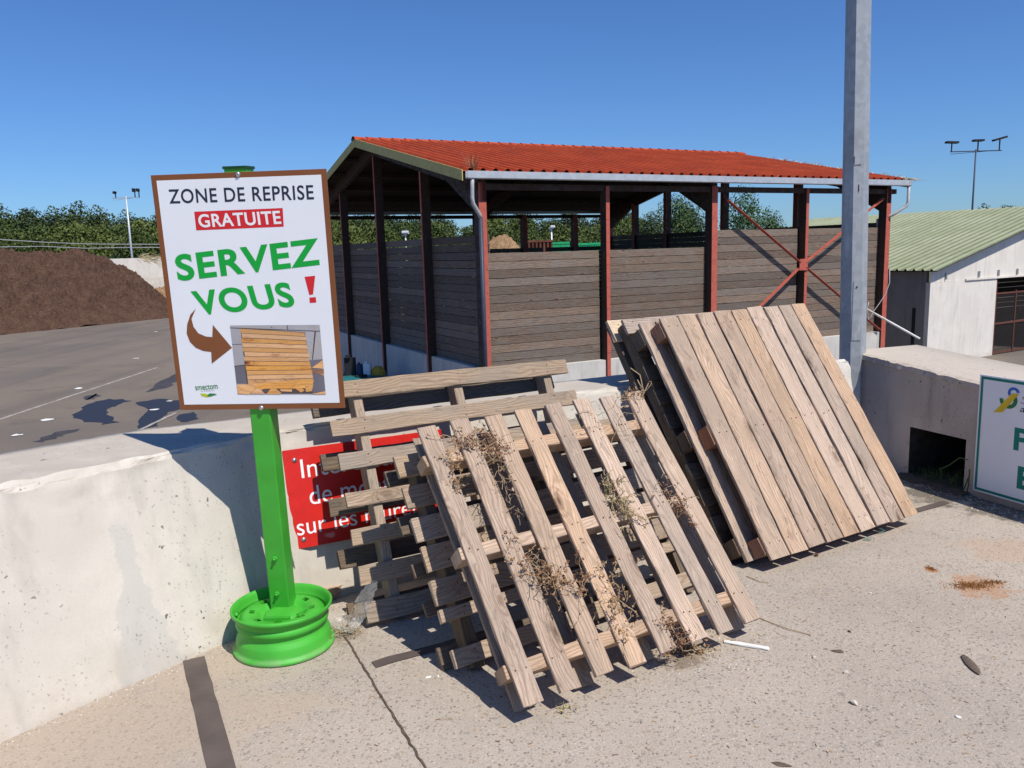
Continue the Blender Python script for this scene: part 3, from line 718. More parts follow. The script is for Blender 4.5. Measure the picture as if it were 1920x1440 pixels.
b = MB(); b.lathe(dprof, seg, 0, lambda i, k: i == 3 and k in hole)
# thickness walls of the holes
for k8 in range(8):
    a0, a1 = [2 * math.pi * (k8 * 12 + q) / 96 for q in (0, 4)]
    ring = [(.132, a0, .155), (.132, a1, .155), (.112, a1, .152), (.112, a0, .152)]
    vs = [(r_ * math.cos(a), r_ * math.sin(a), z) for r_, a, z in ring] + [(r_ * math.cos(a), r_ * math.sin(a), z - .012) for r_, a, z in ring]
    b.add(vs, [(0, 1, 5, 4), (1, 2, 6, 5), (2, 3, 7, 6), (3, 0, 4, 7)])
b.build('rim_disc', M['green_rim'], sign)
# weld plate + balance weight
b = MB(); b.abox(-.05, .055, -.098, -.078, .146, .160); b.build('weld_plate', M['green'], sign); b = MB(); b.beam((.075, -.05, .150), (.105, -.005, .158), Z3, .008, .008); b.build('weld_bead', M['green'], sign); b = MB(); b.tube([(-.178, -.03, .158), (-.176, -.045, .160), (-.17, -.06, .158)], .007, 6)
b.build('balance_weight', M['green'], sign)
baz = R(-4.9); lean = R(3.5)
pu = A_([math.cos(baz), math.sin(baz), 0]); pv = A_([math.sin(baz) * math.sin(lean), -math.cos(baz) * math.sin(lean), math.cos(lean)]); pn = np.cross(pu, pv)   # pn towards viewer
pfoot = G(526, 1148, .12)
pfoot = hit(526, 1148, A_([0, 3.17, .12]), pn)
PL = local(452, 316, pfoot, pu, pv)[1]; PW = .084
b = MB()
Mp = frame(pfoot - WC, pu, pv, pn)
# hollow square tube post, rounded corners
r_ = .006; hw = PW / 2; secp = []
for (cx, cy, a0) in ((hw - r_, -r_, 0), (-hw + r_, -r_, 90), (-hw + r_, -PW + r_, 180), (hw - r_, -PW + r_, 270)):
    for k in range(4): a = R(a0 + 30 * k); secp.append((cx + r_ * math.cos(a), cy + r_ * math.sin(a)))
vs = []; zz = [-.02, .3, .6, .9, 1.2, 1.5, PL]
for z in zz: vs += [(x, z, y) for x, y in secp]
k_ = len(secp); fs = []
for i in range(len(zz) - 1):
    for j in range(k_): fs.append((i * k_ + j, i * k_ + (j + 1) % k_, (i + 1) * k_ + (j + 1) % k_, (i + 1) * k_ + j))
b.add(vs, fs, None, .5); b.add([vs[-k_ + j] for j in range(k_)], [tuple(range(k_))]); post = b.build('post', M['green'], sign, Mp)
b = MB(); b.box((-hw - .003, PL, -PW - .003), X3, Y3, Z3, PW + .006, .010, PW + .006); b.build('post_cap', M['cap'], post)
def plane_uv(px, py, o, u, v): return local(px, py, o, u, v)
for (px, py) in ((516, 1047), (520, 1113)):
    x, y = plane_uv(px, py, pfoot, pu, pv); b = MB()
    vs = []
    for z, rr in ((0, .011), (.008, .011), (.010, .008)): vs += [(x + rr * math.cos(k * math.pi / 3), y + rr * math.sin(k * math.pi / 3), z) for k in range(6)]
    b.add(vs, [(i * 6 + k, i * 6 + (k + 1) % 6, i * 6 + 6 + (k + 1) % 6, i * 6 + 6 + k) for i in (0, 1) for k in range(6)] + [(12, 13, 14, 15, 16, 17)])
    b.tube([(x, y, .01), (x, y, .018)], .0055, 8); b.build('bolt', M['green'], post)
# board
bo = pfoot + pn * .006
BLc = plane_uv(338, 768, bo, pu, pv); BRc = plane_uv(648, 765, bo, pu, pv); TRc = plane_uv(612, 317, bo, pu, pv); TLc = plane_uv(284, 328, bo, pu, pv)
x0, x1 = (BLc[0] + TLc[0]) / 2, (BRc[0] + TRc[0]) / 2; y0, y1 = (BLc[1] + BRc[1]) / 2, (TLc[1] + TRc[1]) / 2
print('board', BLc, BRc, TRc, TLc)
b = MB(); b.plank((x0, y0, 0), X3, Y3, Z3, x1 - x0, y1 - y0, .004, 2, .0008, 0)
bd = b.build('sign_board', M['brown'], sign, frame(bo - WC, pu, pv, pn))
bw = .0205
poly([(x0 + bw, y0 + bw * 1.08), (x1 - bw, y0 + bw * 1.08), (x1 - bw, y1 - bw), (x0 + bw, y1 - bw)], .0045, M['white'], bd, 'white_panel')
def bp(px, py): return plane_uv(px, py, bo + pn * .005, pu, pv)
def btext(s, bl, br, tl, mat, bold=0., z=.0052, sp=1.):
    return put_text(s, bp(*bl), bp(*br), bp(*tl), mat, bd, z, bold, 'lettering', sp)
btext('ZONE DE REPRISE', (318, 382), (589, 374), (315, 355), M['navy'], .012, sp=1.08)
poly([bp(*q) for q in ((368, 432), (532, 425), (530, 390), (364, 397))], .0049, M['lred'], bd, 'red_banner')
btext('GRATUITE', (374, 427), (528, 420), (370, 402), M['lwhite'], .022, .0055, sp=1.06)
btext('SERVEZ', (334, 528), (602, 497), (326, 478), M['lgreen'], .030, sp=1.10)
btext('VOUS', (371, 592), (555, 575), (357, 546), M['lgreen'], .030, sp=1.10)
poly([bp(*q) for q in ((580, 553), (587, 552), (591, 517), (571, 519))], .0052, M['lred'], bd, 'lettering')
poly([bp(*q) for q in ((581, 568), (593, 567), (592, 557), (580, 558))], .0052, M['lred'], bd, 'lettering')
arr = [(367, 579), (357, 590), (351, 608), (350, 625), (356, 641), (367, 652), (381, 658), (396, 660), (397, 682), (435, 652), (399, 609), (398, 632), (386, 631), (372, 625), (363, 613), (359, 598)]
ap = [bp(*q) for q in arr]
b = MB(); b.add([(x, y, .0052) for x, y in ap], [(0, 1, 14), (0, 14, 15), (1, 2, 14), (2, 13, 14)] and [(0, 1, 15), (1, 2, 14, 15), (2, 3, 13, 14), (3, 4, 5, 13), (5, 6, 12, 13), (6, 7, 11, 12), (7, 8, 9, 10, 11)]); b.build('arrow', M['brown'], bd)
# printed picture of planks leaning on a block wall
def pic(px, py):   # px in the 1920-wide crop (300..660 x 560..820 at 5.333x)
    return bp(300 + px / 5.3333, 560 + py / 5.3333)
def ppoly(pts, z, mat, name='picture_detail'): return poly([pic(*q) for q in pts], z, mat, picobj, name)
M['pblock'] = concrete('printed_grey_blocks', (.42, .43, .48), (.34, .35, .40), (.2, .2, .24), 1.)
M['pwood'] = wood('printed_planks', (.80, .46, .18), (.68, .30, .09), (.3, .08, .03), (.62, .34, .14), .6, 1.6, .2, 60., .0)
M['pdark'] = plain('printed_dark', (.10, .075, .07), .6)
M['pgrey2'] = plain('printed_purple_grey', (.16, .15, .18), .6)
picobj = poly([pic(*q) for q in ((700, 268), (775, 958), (1658, 960), (1597, 262))][::1], .0050, M['pblock'], bd, 'picture')
ppoly([(745, 678), (858, 660), (880, 850), (765, 850)], .00525, M['pgrey2']); ppoly([(1490, 615), (1625, 605), (1655, 958), (1530, 958)], .00525, M['pgrey2'])
for q in ([(700, 288), (1600, 322), (1600, 330), (702, 296)], [(1545, 330), (1560, 330), (1530, 610), (1520, 610)], [(722, 455), (820, 452), (820, 458), (723, 461)], [(1268, 264), (1276, 264), (1280, 312), (1272, 312)], [(742, 672), (850, 658), (850, 668), (743, 682)]): ppoly(q, .0053, M['pdark'])
b = MB(); nb = 12
for i in range(nb):
    t0, t1 = i / nb, (i + 1) / nb
    L0, R0 = A_([805 + 75 * t0, 300 + 560 * t0]), A_([1450 + 85 * t0, 340 + 500 * t0]); L1, R1 = A_([805 + 75 * t1, 300 + 560 * t1 - 5]), A_([1450 + 85 * t1, 340 + 500 * t1 - 5])
    e = random.uniform(-8, 8); vs = [(*pic(*q), .0056) for q in (L1 + (e, 0), R1 + (e, 0), R0 + (e, 0), L0 + (e, 0))]
    b.add(vs, [(0, 1, 2, 3)], [(0, i * .1), (.5, i * .1), (.5, i * .1 + .045), (0, i * .1 + .045)])
ppoly([(805, 295), (880, 950), (1530, 950), (1450, 335)], .0054, M['pdark']); b.build('picture_detail', M['pwood'], picobj)
b = MB()
for q in ([(770, 860), (970, 850), (950, 900), (890, 958), (776, 950)], [(900, 955), (985, 885), (1055, 955)], [(1065, 955), (1125, 875), (1215, 940), (1200, 955)], [(1275, 840), (1300, 822), (1450, 915), (1410, 938)], [(1520, 690), (1625, 615), (1632, 700)], [(1520, 735), (1520, 708), (1640, 710), (1640, 770)], [(880, 860), (1530, 800), (1530, 890), (1330, 900), (1050, 900), (950, 930), (885, 945)], [(1500, 955), (1655, 925), (1657, 957)], [(1200, 905), (1320, 905), (1320, 930), (1210, 925)], [(1450, 860), (1535, 850), (1520, 925), (1460, 930)]):
    P_ = [(*pic(*c), .0059 + random.random() * .0003) for c in q]; x_0 = P_[0][0]
    b.add(P_, [tuple(range(len(P_)))[::-1]], [(x, y) for x, y, z in P_])
b.build('picture_detail', M['pwood'], picobj)
# small logo
btext('smectom', (367, 732), (409, 729), (365, 723), M['dkgreen_p'], .01)
btext('du Plantaurel', (377, 734.5), (401, 733), (376.7, 731.8), M['galv'], 0)
poly([bp(*q) for q in ((375, 738), (384, 738), (394, 741), (399, 743), (388, 745), (379, 743))][::-1], .0052, M['olive_p'], bd, 'leaf_logo')
poly([bp(*q) for q in ((388, 742), (393, 737.5), (402, 738), (407, 740), (399, 742), (393, 744))][::-1], .0054, M['dkgreen_p'], bd, 'leaf_logo')
for (px, py) in ((446, 327), (490, 765)):
    x, y = bp(px, py); b = MB(); vs = []
    for z, rr in ((.004, .010), (.008, .010), (.011, .005)): vs += [(x + rr * math.cos(k * math.pi / 5), y + rr * math.sin(k * math.pi / 5), z) for k in range(10)]
    b.add(vs, [(i * 10 + k, i * 10 + (k + 1) % 10, i * 10 + 10 + (k + 1) % 10, i * 10 + 10 + k) for i in (0, 1) for k in range(10)] + [tuple(range(20, 30))], None, .5, 0, True); b.build('bolt', M['steel_bolt'], bd)

# ================================================================== RED NOTICE ON THE WALL
fo = ubase0; fn_v = nz((uf0 - ubase0)); fu = dirB; fnn = np.cross(fu, fn_v); fo2 = fo + fnn * .022
rl = [local(*q, fo2, fu, fn_v) for q in ((532, 845), (548, 1030), (655, 1013), (745, 808))]
ry1 = rl[0][1]; ry0 = (rl[1][1] + rl[2][1]) / 2; rx0 = (rl[0][0] + rl[1][0]) / 2; rx1 = rx0 + .80
print('red', rl)
rs = MB().plank((rx0, ry0, -.003), X3, Y3, Z3, rx1 - rx0, ry1 - ry0, .004, 4, .001, .0003).build('red_notice', M['redpanel'], None, frame(fo2, fu, fn_v, fnn))
tag(rs, 'scratched red notice with white lettering screwed to the wall behind the pallets', 'sign')
def rt(s, bl, br, tl):
    put_text(s, local(*bl, fo2, fu, fn_v), local(*br, fo2, fu, fn_v), local(*tl, fo2, fu, fn_v), M['lwhite'], rs, .0022, .0)
def rtx(s, bl, h, x1m):
    p0 = A_(local(*bl, fo2, fu, fn_v)); put_text(s, p0, p0 + (x1m, 0), p0 + (0, h), M['lwhite'], rs, .0022, .0)
rtx('Interdiction', (566, 897), .088, .58)
rtx('de monter', (582, 947), .088, .50)
p0 = local(558, 1005, fo2, fu, fn_v)
rtx('sur les murets', (558, 1005), .080, local(800, 972, fo2, fu, fn_v)[0] - p0[0])
for (dx, dy) in ((.05, ry1 - ry0 - .05), (.05, .04)):
    b = MB(); b.tube([(rx0 + dx, ry0 + dy, 0), (rx0 + dx, ry0 + dy, .005)], .011, 12); b.build('screw', M['steel_bolt'], rs)

# ================================================================== GREEN-WHITE SIGN ON RIGHT WALL
go = rb0 - rn_ * .026; gu, gv, gn = rd, Z3, -rn_
def gl(px, py): return A_(local(px, py, go, gu, gv))
g0 = gl(1840, 702); g1 = gl(1822, 918); gx0 = (g0[0] + g1[0]) / 2
gyt = g0[1]; gyb = g1[1] - .0
b = MB(); b.plank((gx0, gyb, -.006), X3, Y3, Z3, 1.25, gyt - gyb, .006, 2, .001, 0)
gs = b.build('white_notice', M['white'], None, frame(go, gu, gv, gn))
tag(gs, 'white notice with a teal border, cut by the right edge, fixed to the shaded wall', 'sign')
W_ = 1.25; H_ = gyt - gyb; bb = .016; e_ = .010
b = MB()
for (xa, xb, ya, yb) in ((e_, W_ - e_, e_, e_ + bb), (e_, W_ - e_, H_ - e_ - bb, H_ - e_), (e_, e_ + bb, e_ + bb, H_ - e_ - bb), (W_ - e_ - bb, W_ - e_, e_ + bb, H_ - e_ - bb)):
    b.add([(gx0 + xa, gyb + ya, .001), (gx0 + xb, gyb + ya, .001), (gx0 + xb, gyb + yb, .001), (gx0 + xa, gyb + yb, .001)], [(0, 1, 2, 3)])
b.build('border', M['teal'], gs)
def arc(c, ro, ri, a0, a1, mat, sx=1., z=.0015):
    b = MB(); n = 20; vs = []
    for i in range(n + 1):
        a = R(a0 + (a1 - a0) * i / n); vs += [(c[0] + sx * ro * math.cos(a), c[1] + ro * math.sin(a), z), (c[0] + sx * ri * math.cos(a), c[1] + ri * math.sin(a), z)]
    b.add(vs, [(2 * i, 2 * i + 1, 2 * i + 3, 2 * i + 2) for i in range(n)]); b.build('emblem', mat, gs)
c1 = gl(1901, 737); c2 = gl(1891, 750)
arc(c1, .034, .018, -10 + 20, 235, M['lblue'], 1.1); arc(c2, .052, .030, -185, 60, M['dkgreen_p'], 1.1)
poly([tuple(gl(*q)) for q in ((1863, 773), (1880, 773), (1911, 739), (1897, 738))], .002, M['lyellow'], gs, 'emblem')
def gtext(s, bl, wm, hm, mat, bold=0., sh=0.):
    p0 = gl(*bl); put_text(s, p0, p0 + (wm, 0), p0 + (sh * hm, hm), mat, gs, .0015, bold)
gtext('S', (1913, 757), .06, .05, M['galv'], 0, .25); gtext('a', (1912, 772), .03, .026, M['navy'], 0, .25)
pz = gl(1900, 843); pt_ = gl(1903, 801); gtext('P', (1900, 843), .10, pt_[1] - pz[1], M['teal'], .03)
pz = gl(1906, 915); pt_ = gl(1908, 873); gtext('E', (1906, 915), .10, pt_[1] - pz[1], M['teal'], .03)
gtext('PAPIERS', (1900, 843), .5, .001, M['teal']) if False else None

# ================================================================== LIGHT POLE
pb = at(1603, 660, 5.95); pb[2] = 0
D_ = 5.95
lp = empty('lamp_pole', pb, 'thick octagonal galvanised steel pole standing where the two concrete walls meet', 'pole')
ax = nz(A_([0, 0, 1.]) + C_R * -.022)
b = MB(); vs = []; HH = 6.
a_off = R(14)
for z, rr in ((-.05, .094), (1.0, .0905), (2., .087), (3., .083), (4.5, .077), (HH, .07)):
    c = ax * z
    vs += [c + A_([rr * math.cos(a_off + k * math.pi / 4), rr * math.sin(a_off + k * math.pi / 4), 0]) for k in range(8)]
fs = [(i * 8 + k, i * 8 + (k + 1) % 8, i * 8 + 8 + (k + 1) % 8, i * 8 + 8 + k) for i in range(5) for k in range(8)] + [tuple(range(40, 48))]
b.add(vs, fs); b.build('pole_shaft', M['galv'], lp)
# access door on the facet that faces the camera
fa = None
for k in range(8):
    a = a_off + (k + .5) * math.pi / 4; nrm = A_([math.cos(a), math.sin(a), 0]); dt = nrm @ nz(A_([*(C_O - pb)[:2], 0]))
    if fa is None or dt > fa[0]: fa = (dt, nrm, a)
nrm = fa[2] - math.pi / 4 if False else fa[1]
tng = A_([-nrm[1], nrm[0], 0]); ap_ = .0905 * math.cos(math.pi / 8)
b = MB(); cz = ax * .90 + nrm * (ap_ + .0015)
b.box(cz - tng * .031, tng, Z3, nrm, .062, .42, .003); b.build('access_door', M['galv'], lp)
b = MB(); cz2 = ax * 1.28 + nrm * (ap_ + .0046); b.tube([cz2, cz2 + nrm * .004], .006, 8); b.build('door_lock', M['dark'], lp)
b = MB()
for (hz, dx, hh, ww) in ((2.12, -.01, .035, .05), (1.93, .0, .02, .004)):
    q = ax * hz + nrm * (.087 * math.cos(math.pi / 8) + .002) + tng * dx
    b.box(q - tng * ww / 2, tng, Z3, nrm, ww, .004, .0006); b.box(q - tng * ww / 2 + Z3 * .01, tng, Z3, nrm, .006, .05, .0006)
b.build('stencil_mark', M['dark'], lp)

# ================================================================== OPEN BARN
YAW = .48; BA = A_([-.55, 18.885, 0]); s_ = 3.407; ss = 3.78; WB = 14.95
bu = A_([math.cos(YAW), math.sin(YAW), 0]); bv = A_([-math.sin(YAW), math.cos(YAW), 0])
zb, zt, zt2, ze, zr = -1.182, 1.561, 2.005, 3.36, 5.0
barn = empty('open_barn', mat=frame(BA + Z3 * YZ, bu, bv, Z3), label='open-sided timber shed with red tile roof, red steel posts and dark plank walls', cat='shed')
Zo = -YZ
def zz_(z): return z + Zo
LB = 4 * s_
vE = -.2; vR = WB / 2
slope = (zr - ze) / (vR - vE)
def rz(v): return (ze + slope * (v - vE)) if v <= vR else (ze + slope * (2 * vR - v - vE))
# roof sheets: ribbed profile
def roofside(near):
    b = MB(); u0, u1 = -.555, LB + .555; rib = .31; du = rib / 8; nu = int((u1 - u0) / du); nv = 24
    prof_ = [0, 0, 0, .0, .065, .07, .06, .0]
    vs = []; fs = []; rows_ = []
    L = (vR - vE)
    for j in range(nv):
        for e in (0, 1):
            t = (j + e) / nv; vv = vE + L * t; lift = .003 * (1 - e)
            vw = vv if near else 2 * vR - vv
            rows_.append((vw, rz(vv) + lift))
    for (vw, z) in rows_:
        for i in range(nu + 1): vs.append((u0 + i * du, vw, zz_(z + prof_[i % 8])))
    n1 = nu + 1
    for j in range(len(rows_) - 1):
        for i in range(nu):
            q = (j * n1 + i, j * n1 + i + 1, (j + 1) * n1 + i + 1, (j + 1) * n1 + i); fs.append(q if near else q[::-1])
    b.add(vs, fs, None, .5); return b
rn = roofside(True).build('roof', M['roof_red'], barn); rf = roofside(False).build('roof', M['roof_red'], barn)
# under-lining
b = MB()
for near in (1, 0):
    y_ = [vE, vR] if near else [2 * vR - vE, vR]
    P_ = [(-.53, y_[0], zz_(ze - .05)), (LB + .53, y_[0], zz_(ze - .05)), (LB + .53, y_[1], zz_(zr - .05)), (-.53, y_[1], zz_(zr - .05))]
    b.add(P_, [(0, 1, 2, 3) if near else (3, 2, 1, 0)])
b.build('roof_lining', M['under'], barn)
# ridge cap: overlapping cones
b = MB(); nrc = 38
for i in range(nrc):
    a0 = -.60 + i * (LB + 1.75) / nrc; a1 = a0 + (LB + 1.75) / nrc + .03; vs = []
    for (a, rr) in ((a0, .155), (a1, .125)):
        for k in range(7): an = math.pi * k / 6; vs.append((a, vR + rr * math.cos(an) * 1.15, zz_(zr - .01 + rr * .75 * math.sin(an))))
    b.add(vs, [(k, k + 1, k + 8, k + 7) for k in range(6)], None, None, 0, False)
b.build('ridge_cap', M['roof_red'], rn)
b = MB(); b.add([(-.605, vR + .155 * 1.15 * math.cos(math.pi * k / 6), zz_(zr - .01 + .116 * math.sin(math.pi * k / 6))) for k in range(7)], [tuple(range(7))]); b.build('ridge_end', M['dark'], rn)
# verge boards
for ue in (-.575, LB + .555):
    for near in (1, 0):
        b = MB(); h = .235
        y_a, y_b = (vE, vR) if near else (2 * vR - vE, vR)
        P_ = [(ue, y_a, zz_(ze - h + .03)), (ue, y_b, zz_(zr - h + .03)), (ue, y_b, zz_(zr + .03)), (ue, y_a, zz_(ze + .03))]
        Q_ = [(x + .02, y, z) for x, y, z in P_]
        b.add(P_ + Q_, [(0, 1, 2, 3), (7, 6, 5, 4), (3, 2, 6, 7), (0, 4, 5, 1), (0, 3, 7, 4)]); b.build('verge_board', M['verge'], barn)
# gutters
for near in (1, 0):
    b = MB(); vv = vE - .005 if near else 2 * vR - vE + .005; sg = -1 if near else 1
    for i in range(4):
        a = -.50 + i * (LB + 1.06) / 4
        vs = []
        pr = [(0, .0), (.0, -.15), (.03, -.17), (.10, -.17), (.13, -.15), (.13, .0), (.118, .0), (.118, -.13), (.02, -.14), (.02, 0)]
        for x in (a, a + (LB + 1.06) / 4 + .004 * (i % 2)): vs += [(x, vv + sg * p, zz_(ze + z - .0 + .0015 * (i % 2))) for p, z in pr]
        k = len(pr); b.add(vs, [(j, (j + 1) % k, k + (j + 1) % k, k + j) for j in range(k)] + [tuple(range(k)), tuple(range(k, 2 * k))[::-1]])
    b.build('gutter', M['zinc'], barn)
# downpipes
b = MB(); b.tube([(-.36, vE - .07, zz_(ze - .15)), (-.37, vE - .07, zz_(ze - .30)), (-.38, vE - .07, zz_(2.78)), (-.36, vE - .06, zz_(2.66)), (-.14, vE + .08, zz_(2.42)), (-.11, vE + .10, zz_(2.34))], .045, 12); dp = b.build('downpipe', M['pvc'], barn)
b = MB(); b.tube([(-.11, vE + .10, zz_(2.36)), (-.11, vE + .10, 0)], .05, 12); b.build('pipe_section', M['dark_pipe'], dp)
b = MB(); b.tube([(LB + .50, vE - .07, zz_(ze - .15)), (LB + .50, vE - .07, zz_(2.72)), (LB + .46, vE - .06, zz_(2.62)), (LB + .14, vE + .08, zz_(2.40)), (LB + .06, vE + .14, zz_(2.34)), (LB - .03, vE + .55, zz_(2.25)), (LB - .03, vE + .60, 0)], .045, 12); b.build('downpipe', M['pvc'], barn)
# posts : red front plate, dark brown sides hold timber colour plus shade
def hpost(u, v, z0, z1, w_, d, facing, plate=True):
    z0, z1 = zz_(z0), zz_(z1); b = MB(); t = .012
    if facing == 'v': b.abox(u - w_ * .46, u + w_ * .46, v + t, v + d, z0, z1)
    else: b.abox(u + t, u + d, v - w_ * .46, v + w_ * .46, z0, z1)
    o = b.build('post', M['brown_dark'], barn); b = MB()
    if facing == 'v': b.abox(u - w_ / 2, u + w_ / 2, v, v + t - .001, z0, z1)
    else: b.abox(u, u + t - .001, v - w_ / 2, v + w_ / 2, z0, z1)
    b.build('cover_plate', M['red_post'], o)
    if plate and facing == 'v':
        b = MB()
        for z in np.arange(z0 + 1.8, z1, .55):
            for sx in (-.3, .3): b.tube([(u + sx * w_, v, z), (u + sx * w_, v - .006, z)], .009, 6)
        b.build('plate_bolts', M['rust'], o)
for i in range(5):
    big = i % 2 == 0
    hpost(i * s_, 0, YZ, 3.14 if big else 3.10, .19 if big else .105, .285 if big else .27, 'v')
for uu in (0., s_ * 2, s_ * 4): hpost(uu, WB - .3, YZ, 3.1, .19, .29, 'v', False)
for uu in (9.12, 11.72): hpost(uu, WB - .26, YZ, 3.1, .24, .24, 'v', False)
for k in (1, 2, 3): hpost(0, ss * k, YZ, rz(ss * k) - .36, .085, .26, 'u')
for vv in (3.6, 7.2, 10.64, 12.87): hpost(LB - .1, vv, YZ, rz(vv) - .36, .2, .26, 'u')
# portal rafters with haunches
for uu in (0.02, s_ * 2, s_ * 4):
    for near in (1, 0):
        b = MB(); f_ = (lambda v: v) if near else (lambda v: WB - v)
        pts = [(.0, 2.72), (.30, 2.50), (1.9, rz(1.9) - .47), (vR, zr - .42), (vR, zr - .07), (0, rz(0) - .07)]
        P_ = [(uu - .07, f_(v), zz_(z)) for v, z in pts]; Q_ = [(uu + .07, y, z) for x, y, z in P_]; k = len(pts)
        b.add(P_ + Q_, [tuple(range(k)), tuple(range(k, 2 * k))[::-1]] + [(j, k + j, k + (j + 1) % k, (j + 1) % k) for j in range(k)]); b.build('rafter', M['brown_dark'], barn)
# eave beams and purlins
for v0 in (.05, WB - .19):
    b = MB(); b.abox(-.4, LB + .38, v0, v0 + .14, zz_(2.985), zz_(3.125)); b.build('eave_beam', M['brown_dark'], barn)
for v0 in (1.6, 3.1, 4.6, 6.1, WB - 1.6, WB - 3.1, WB - 4.6, WB - 6.1):
    b = MB(); z = rz(v0) - .20; b.abox(-.52, LB + .52, v0 - .05, v0 + .05, zz_(z), zz_(z + .125)); b.build('purlin', M['brown_dark'], barn)
# plank panels
def planks(ax0, ax1, fixed, z0, z1, along, gaps=0, name='plank_wall', th=.035):
    b = MB(); n = int(round((z1 - z0) / .196)); h = (z1 - z0) / n
    for j in range(n):
        g = .011 if not gaps or n - 1 - j > gaps else .016
        z = z0 + j * h; ln = ax1 - ax0; dj = random.uniform(-.004, .004)
        if along == 'u': b.plank((ax0, fixed + dj, zz_(z + .002)), X3, Z3, -Y3, ln, h - g, th, 6, .004, .0015, None, 0, 1)
        else: b.plank((fixed + dj, ax0, zz_(z + .002)), Y3, Z3, X3, ln, h - g, th, 6, .004, .0015, None, 0, 1)
    return b.build(name, M['barn_wood'], barn)
hwid = .1
for i in range(4):
    planks(i * s_ + .11, (i + 1) * s_ - .11, .285, zb, zt if i < 2 else zt2, 'u')
for k in range(4): planks(ss * k + (.30 if k == 0 else .02), min(ss * (k + 1) - .02, WB - .3), .262, zb, zt2, 'v', 4)
for k in range(4): planks([.3, 3.62, 7.22, 10.66][k], [3.58, 7.18, 10.62, WB - .3][k], LB + .02, zb, zt2 + .15, 'v')
for i in range(4): planks(i * s_ + .1, (i + 1) * s_ - .1, WB - .02, zb, 1.72, 'u')
# plinths
b = MB(); b.abox(.0, LB, .06, .34, 0, zz_(zb) - .004); b.build('plinth', M['plinth'], barn)
b = MB(); b.abox(.10, .40, .345, WB, 0, zz_(zb) - .004); b.build('plinth', M['plinth'], barn)
b = MB(); b.abox(LB - .2, LB + .02, .345, WB, 0, zz_(zb) - .004); b.build('plinth', M['plinth'], barn)
b = MB(); b.abox(.345, LB - .21, WB - .3, WB, 0, zz_(zb) - .004); b.build('plinth', M['plinth'], barn)
# cross brace over bays three and four (positions measured on the post plane)
BO = BA + bv * (-.02)
def bl(px, py): x, y = local(px, py, BO, bu, Z3); return A_([x, -.02, zz_(y)])
cen = bl(1506, 496)
for nm, (px, py) in (('brace', (1364, 374)), ('brace', (1372, 628)), ('brace', (1658, 372)), ('brace', (1650, 618))):
    q = bl(px, py); b = MB(); d = nz(q - cen); b.beam(cen + d * .12, q, Y3, .012, .075); b.beam(cen + d * .12 + A_([0, .04, 0]) , q + A_([0, .04, 0]), Y3, .06, .010); b.build('brace', M['red_post'], barn)
b = MB(); b.box(cen - A_([.16, .012, .16]), X3, Z3, -Y3, .32, .32, .010); b.build('gusset_plate', M['red_post'], barn)
# loose white rod sticking out of the far front corner, and a cable
p, q = at(1622, 578, 25.0), at(1724, 635, 23.4)
b = MB(); b.tube([p, q], .035, 8); tag(b.build('white_rod', M['paper']), 'thin white rod sticking out beside the last red barn post', 'rod')
b = MB(); cb = [at(x, y, 24.6) for x, y in ((1668, 505), (1668, 530), (1660, 552), (1648, 570), (1637, 585), (1634, 592), (1628, 600), (1626, 580), (1629, 566))]
b.tube(cb, .012, 6); tag(b.build('hanging_cable', M['pvc']), 'loose grey cable curling down beside the far red barn post', 'cable')
b = MB(); q = at(1497, 598, 23.2)
b.plank(q, bu, Z3, -bv, .22, .07, .06, 3, .01, .008); tag(b.build('torn_rag', M['paper']), 'small white scrap caught in the broken planks of the barn wall', 'scrap')
# dark floor litter inside not visible

# tufts growing in gutter / on roof
def tuft(name, base, n, h, spread, mat, label, cat, group=None, wd=.006, lean=(0, 0, 0), curl=.3):
    b = MB()
    for i in range(n):
        a = random.uniform(0, 2 * math.pi); hh = h * random.uniform(.45, 1.); sp = spread * random.random()
        p = A_(base, float) + A_([math.cos(a), math.sin(a), 0]) * sp * .4; d = A_([math.cos(a), math.sin(a), 0]) * spread * random.uniform(.3, 1.2) + A_(lean) * random.uniform(.4, 1.)
        s1 = A_([-math.sin(a), math.cos(a), 0]) * wd; P = []
        for k in range(5):
            t = k / 4; P.append(p + d * t ** 1.4 + Z3 * hh * (t - curl * t * t))
        vs = []; 
        for k in range(5): w_ = s1 * (1 - k / 4.3); vs += [P[k] - w_, P[k] + w_]
        b.add(vs, [(2 * k, 2 * k + 1, 2 * k + 3, 2 * k + 2) for k in range(4)], None, random.random())
    return tag(b.build(name, mat), label, cat, group)
tuft('dry_grass_tuft', BA + bu * (-.2) + bv * .05 + Z3 * (ze + .05), 70, .48, .28, M['dry_leaf'], 'dry brown weeds growing on the near roof corner above the gutter', 'weeds', None, .006, curl=.1)
tuft('straw_tuft', BA + bu * (LB + .45) + bv * (vE) + Z3 * (ze + .02), 160, .25, .28, M['straw'], 'pale straw sticking out of the far end of the barn gutter', 'straw', None, .008, tuple(bu * .5), curl=1.2)
b = MB()
for i in range(260):
    t = random.random(); vv = vE + (vR - vE) * (1 - t) * .75; p = BA + bu * (LB + .45 + random.gauss(0, .05)) + bv * vv + Z3 * (rz(vv) + .04)
    d = bu * random.uniform(-.2, .2) + bv * random.uniform(-.2, .2) + Z3 * random.uniform(0, .1); s1 = nz(np.cross(d, Z3)) * .008
    b.add([p - s1, p + s1, p + d + s1, p + d - s1], [(0, 1, 2, 3)])
tag(b.build('straw_litter', M['straw']), 'thin straw lying along the far verge of the red roof', 'straw', kind='stuff')

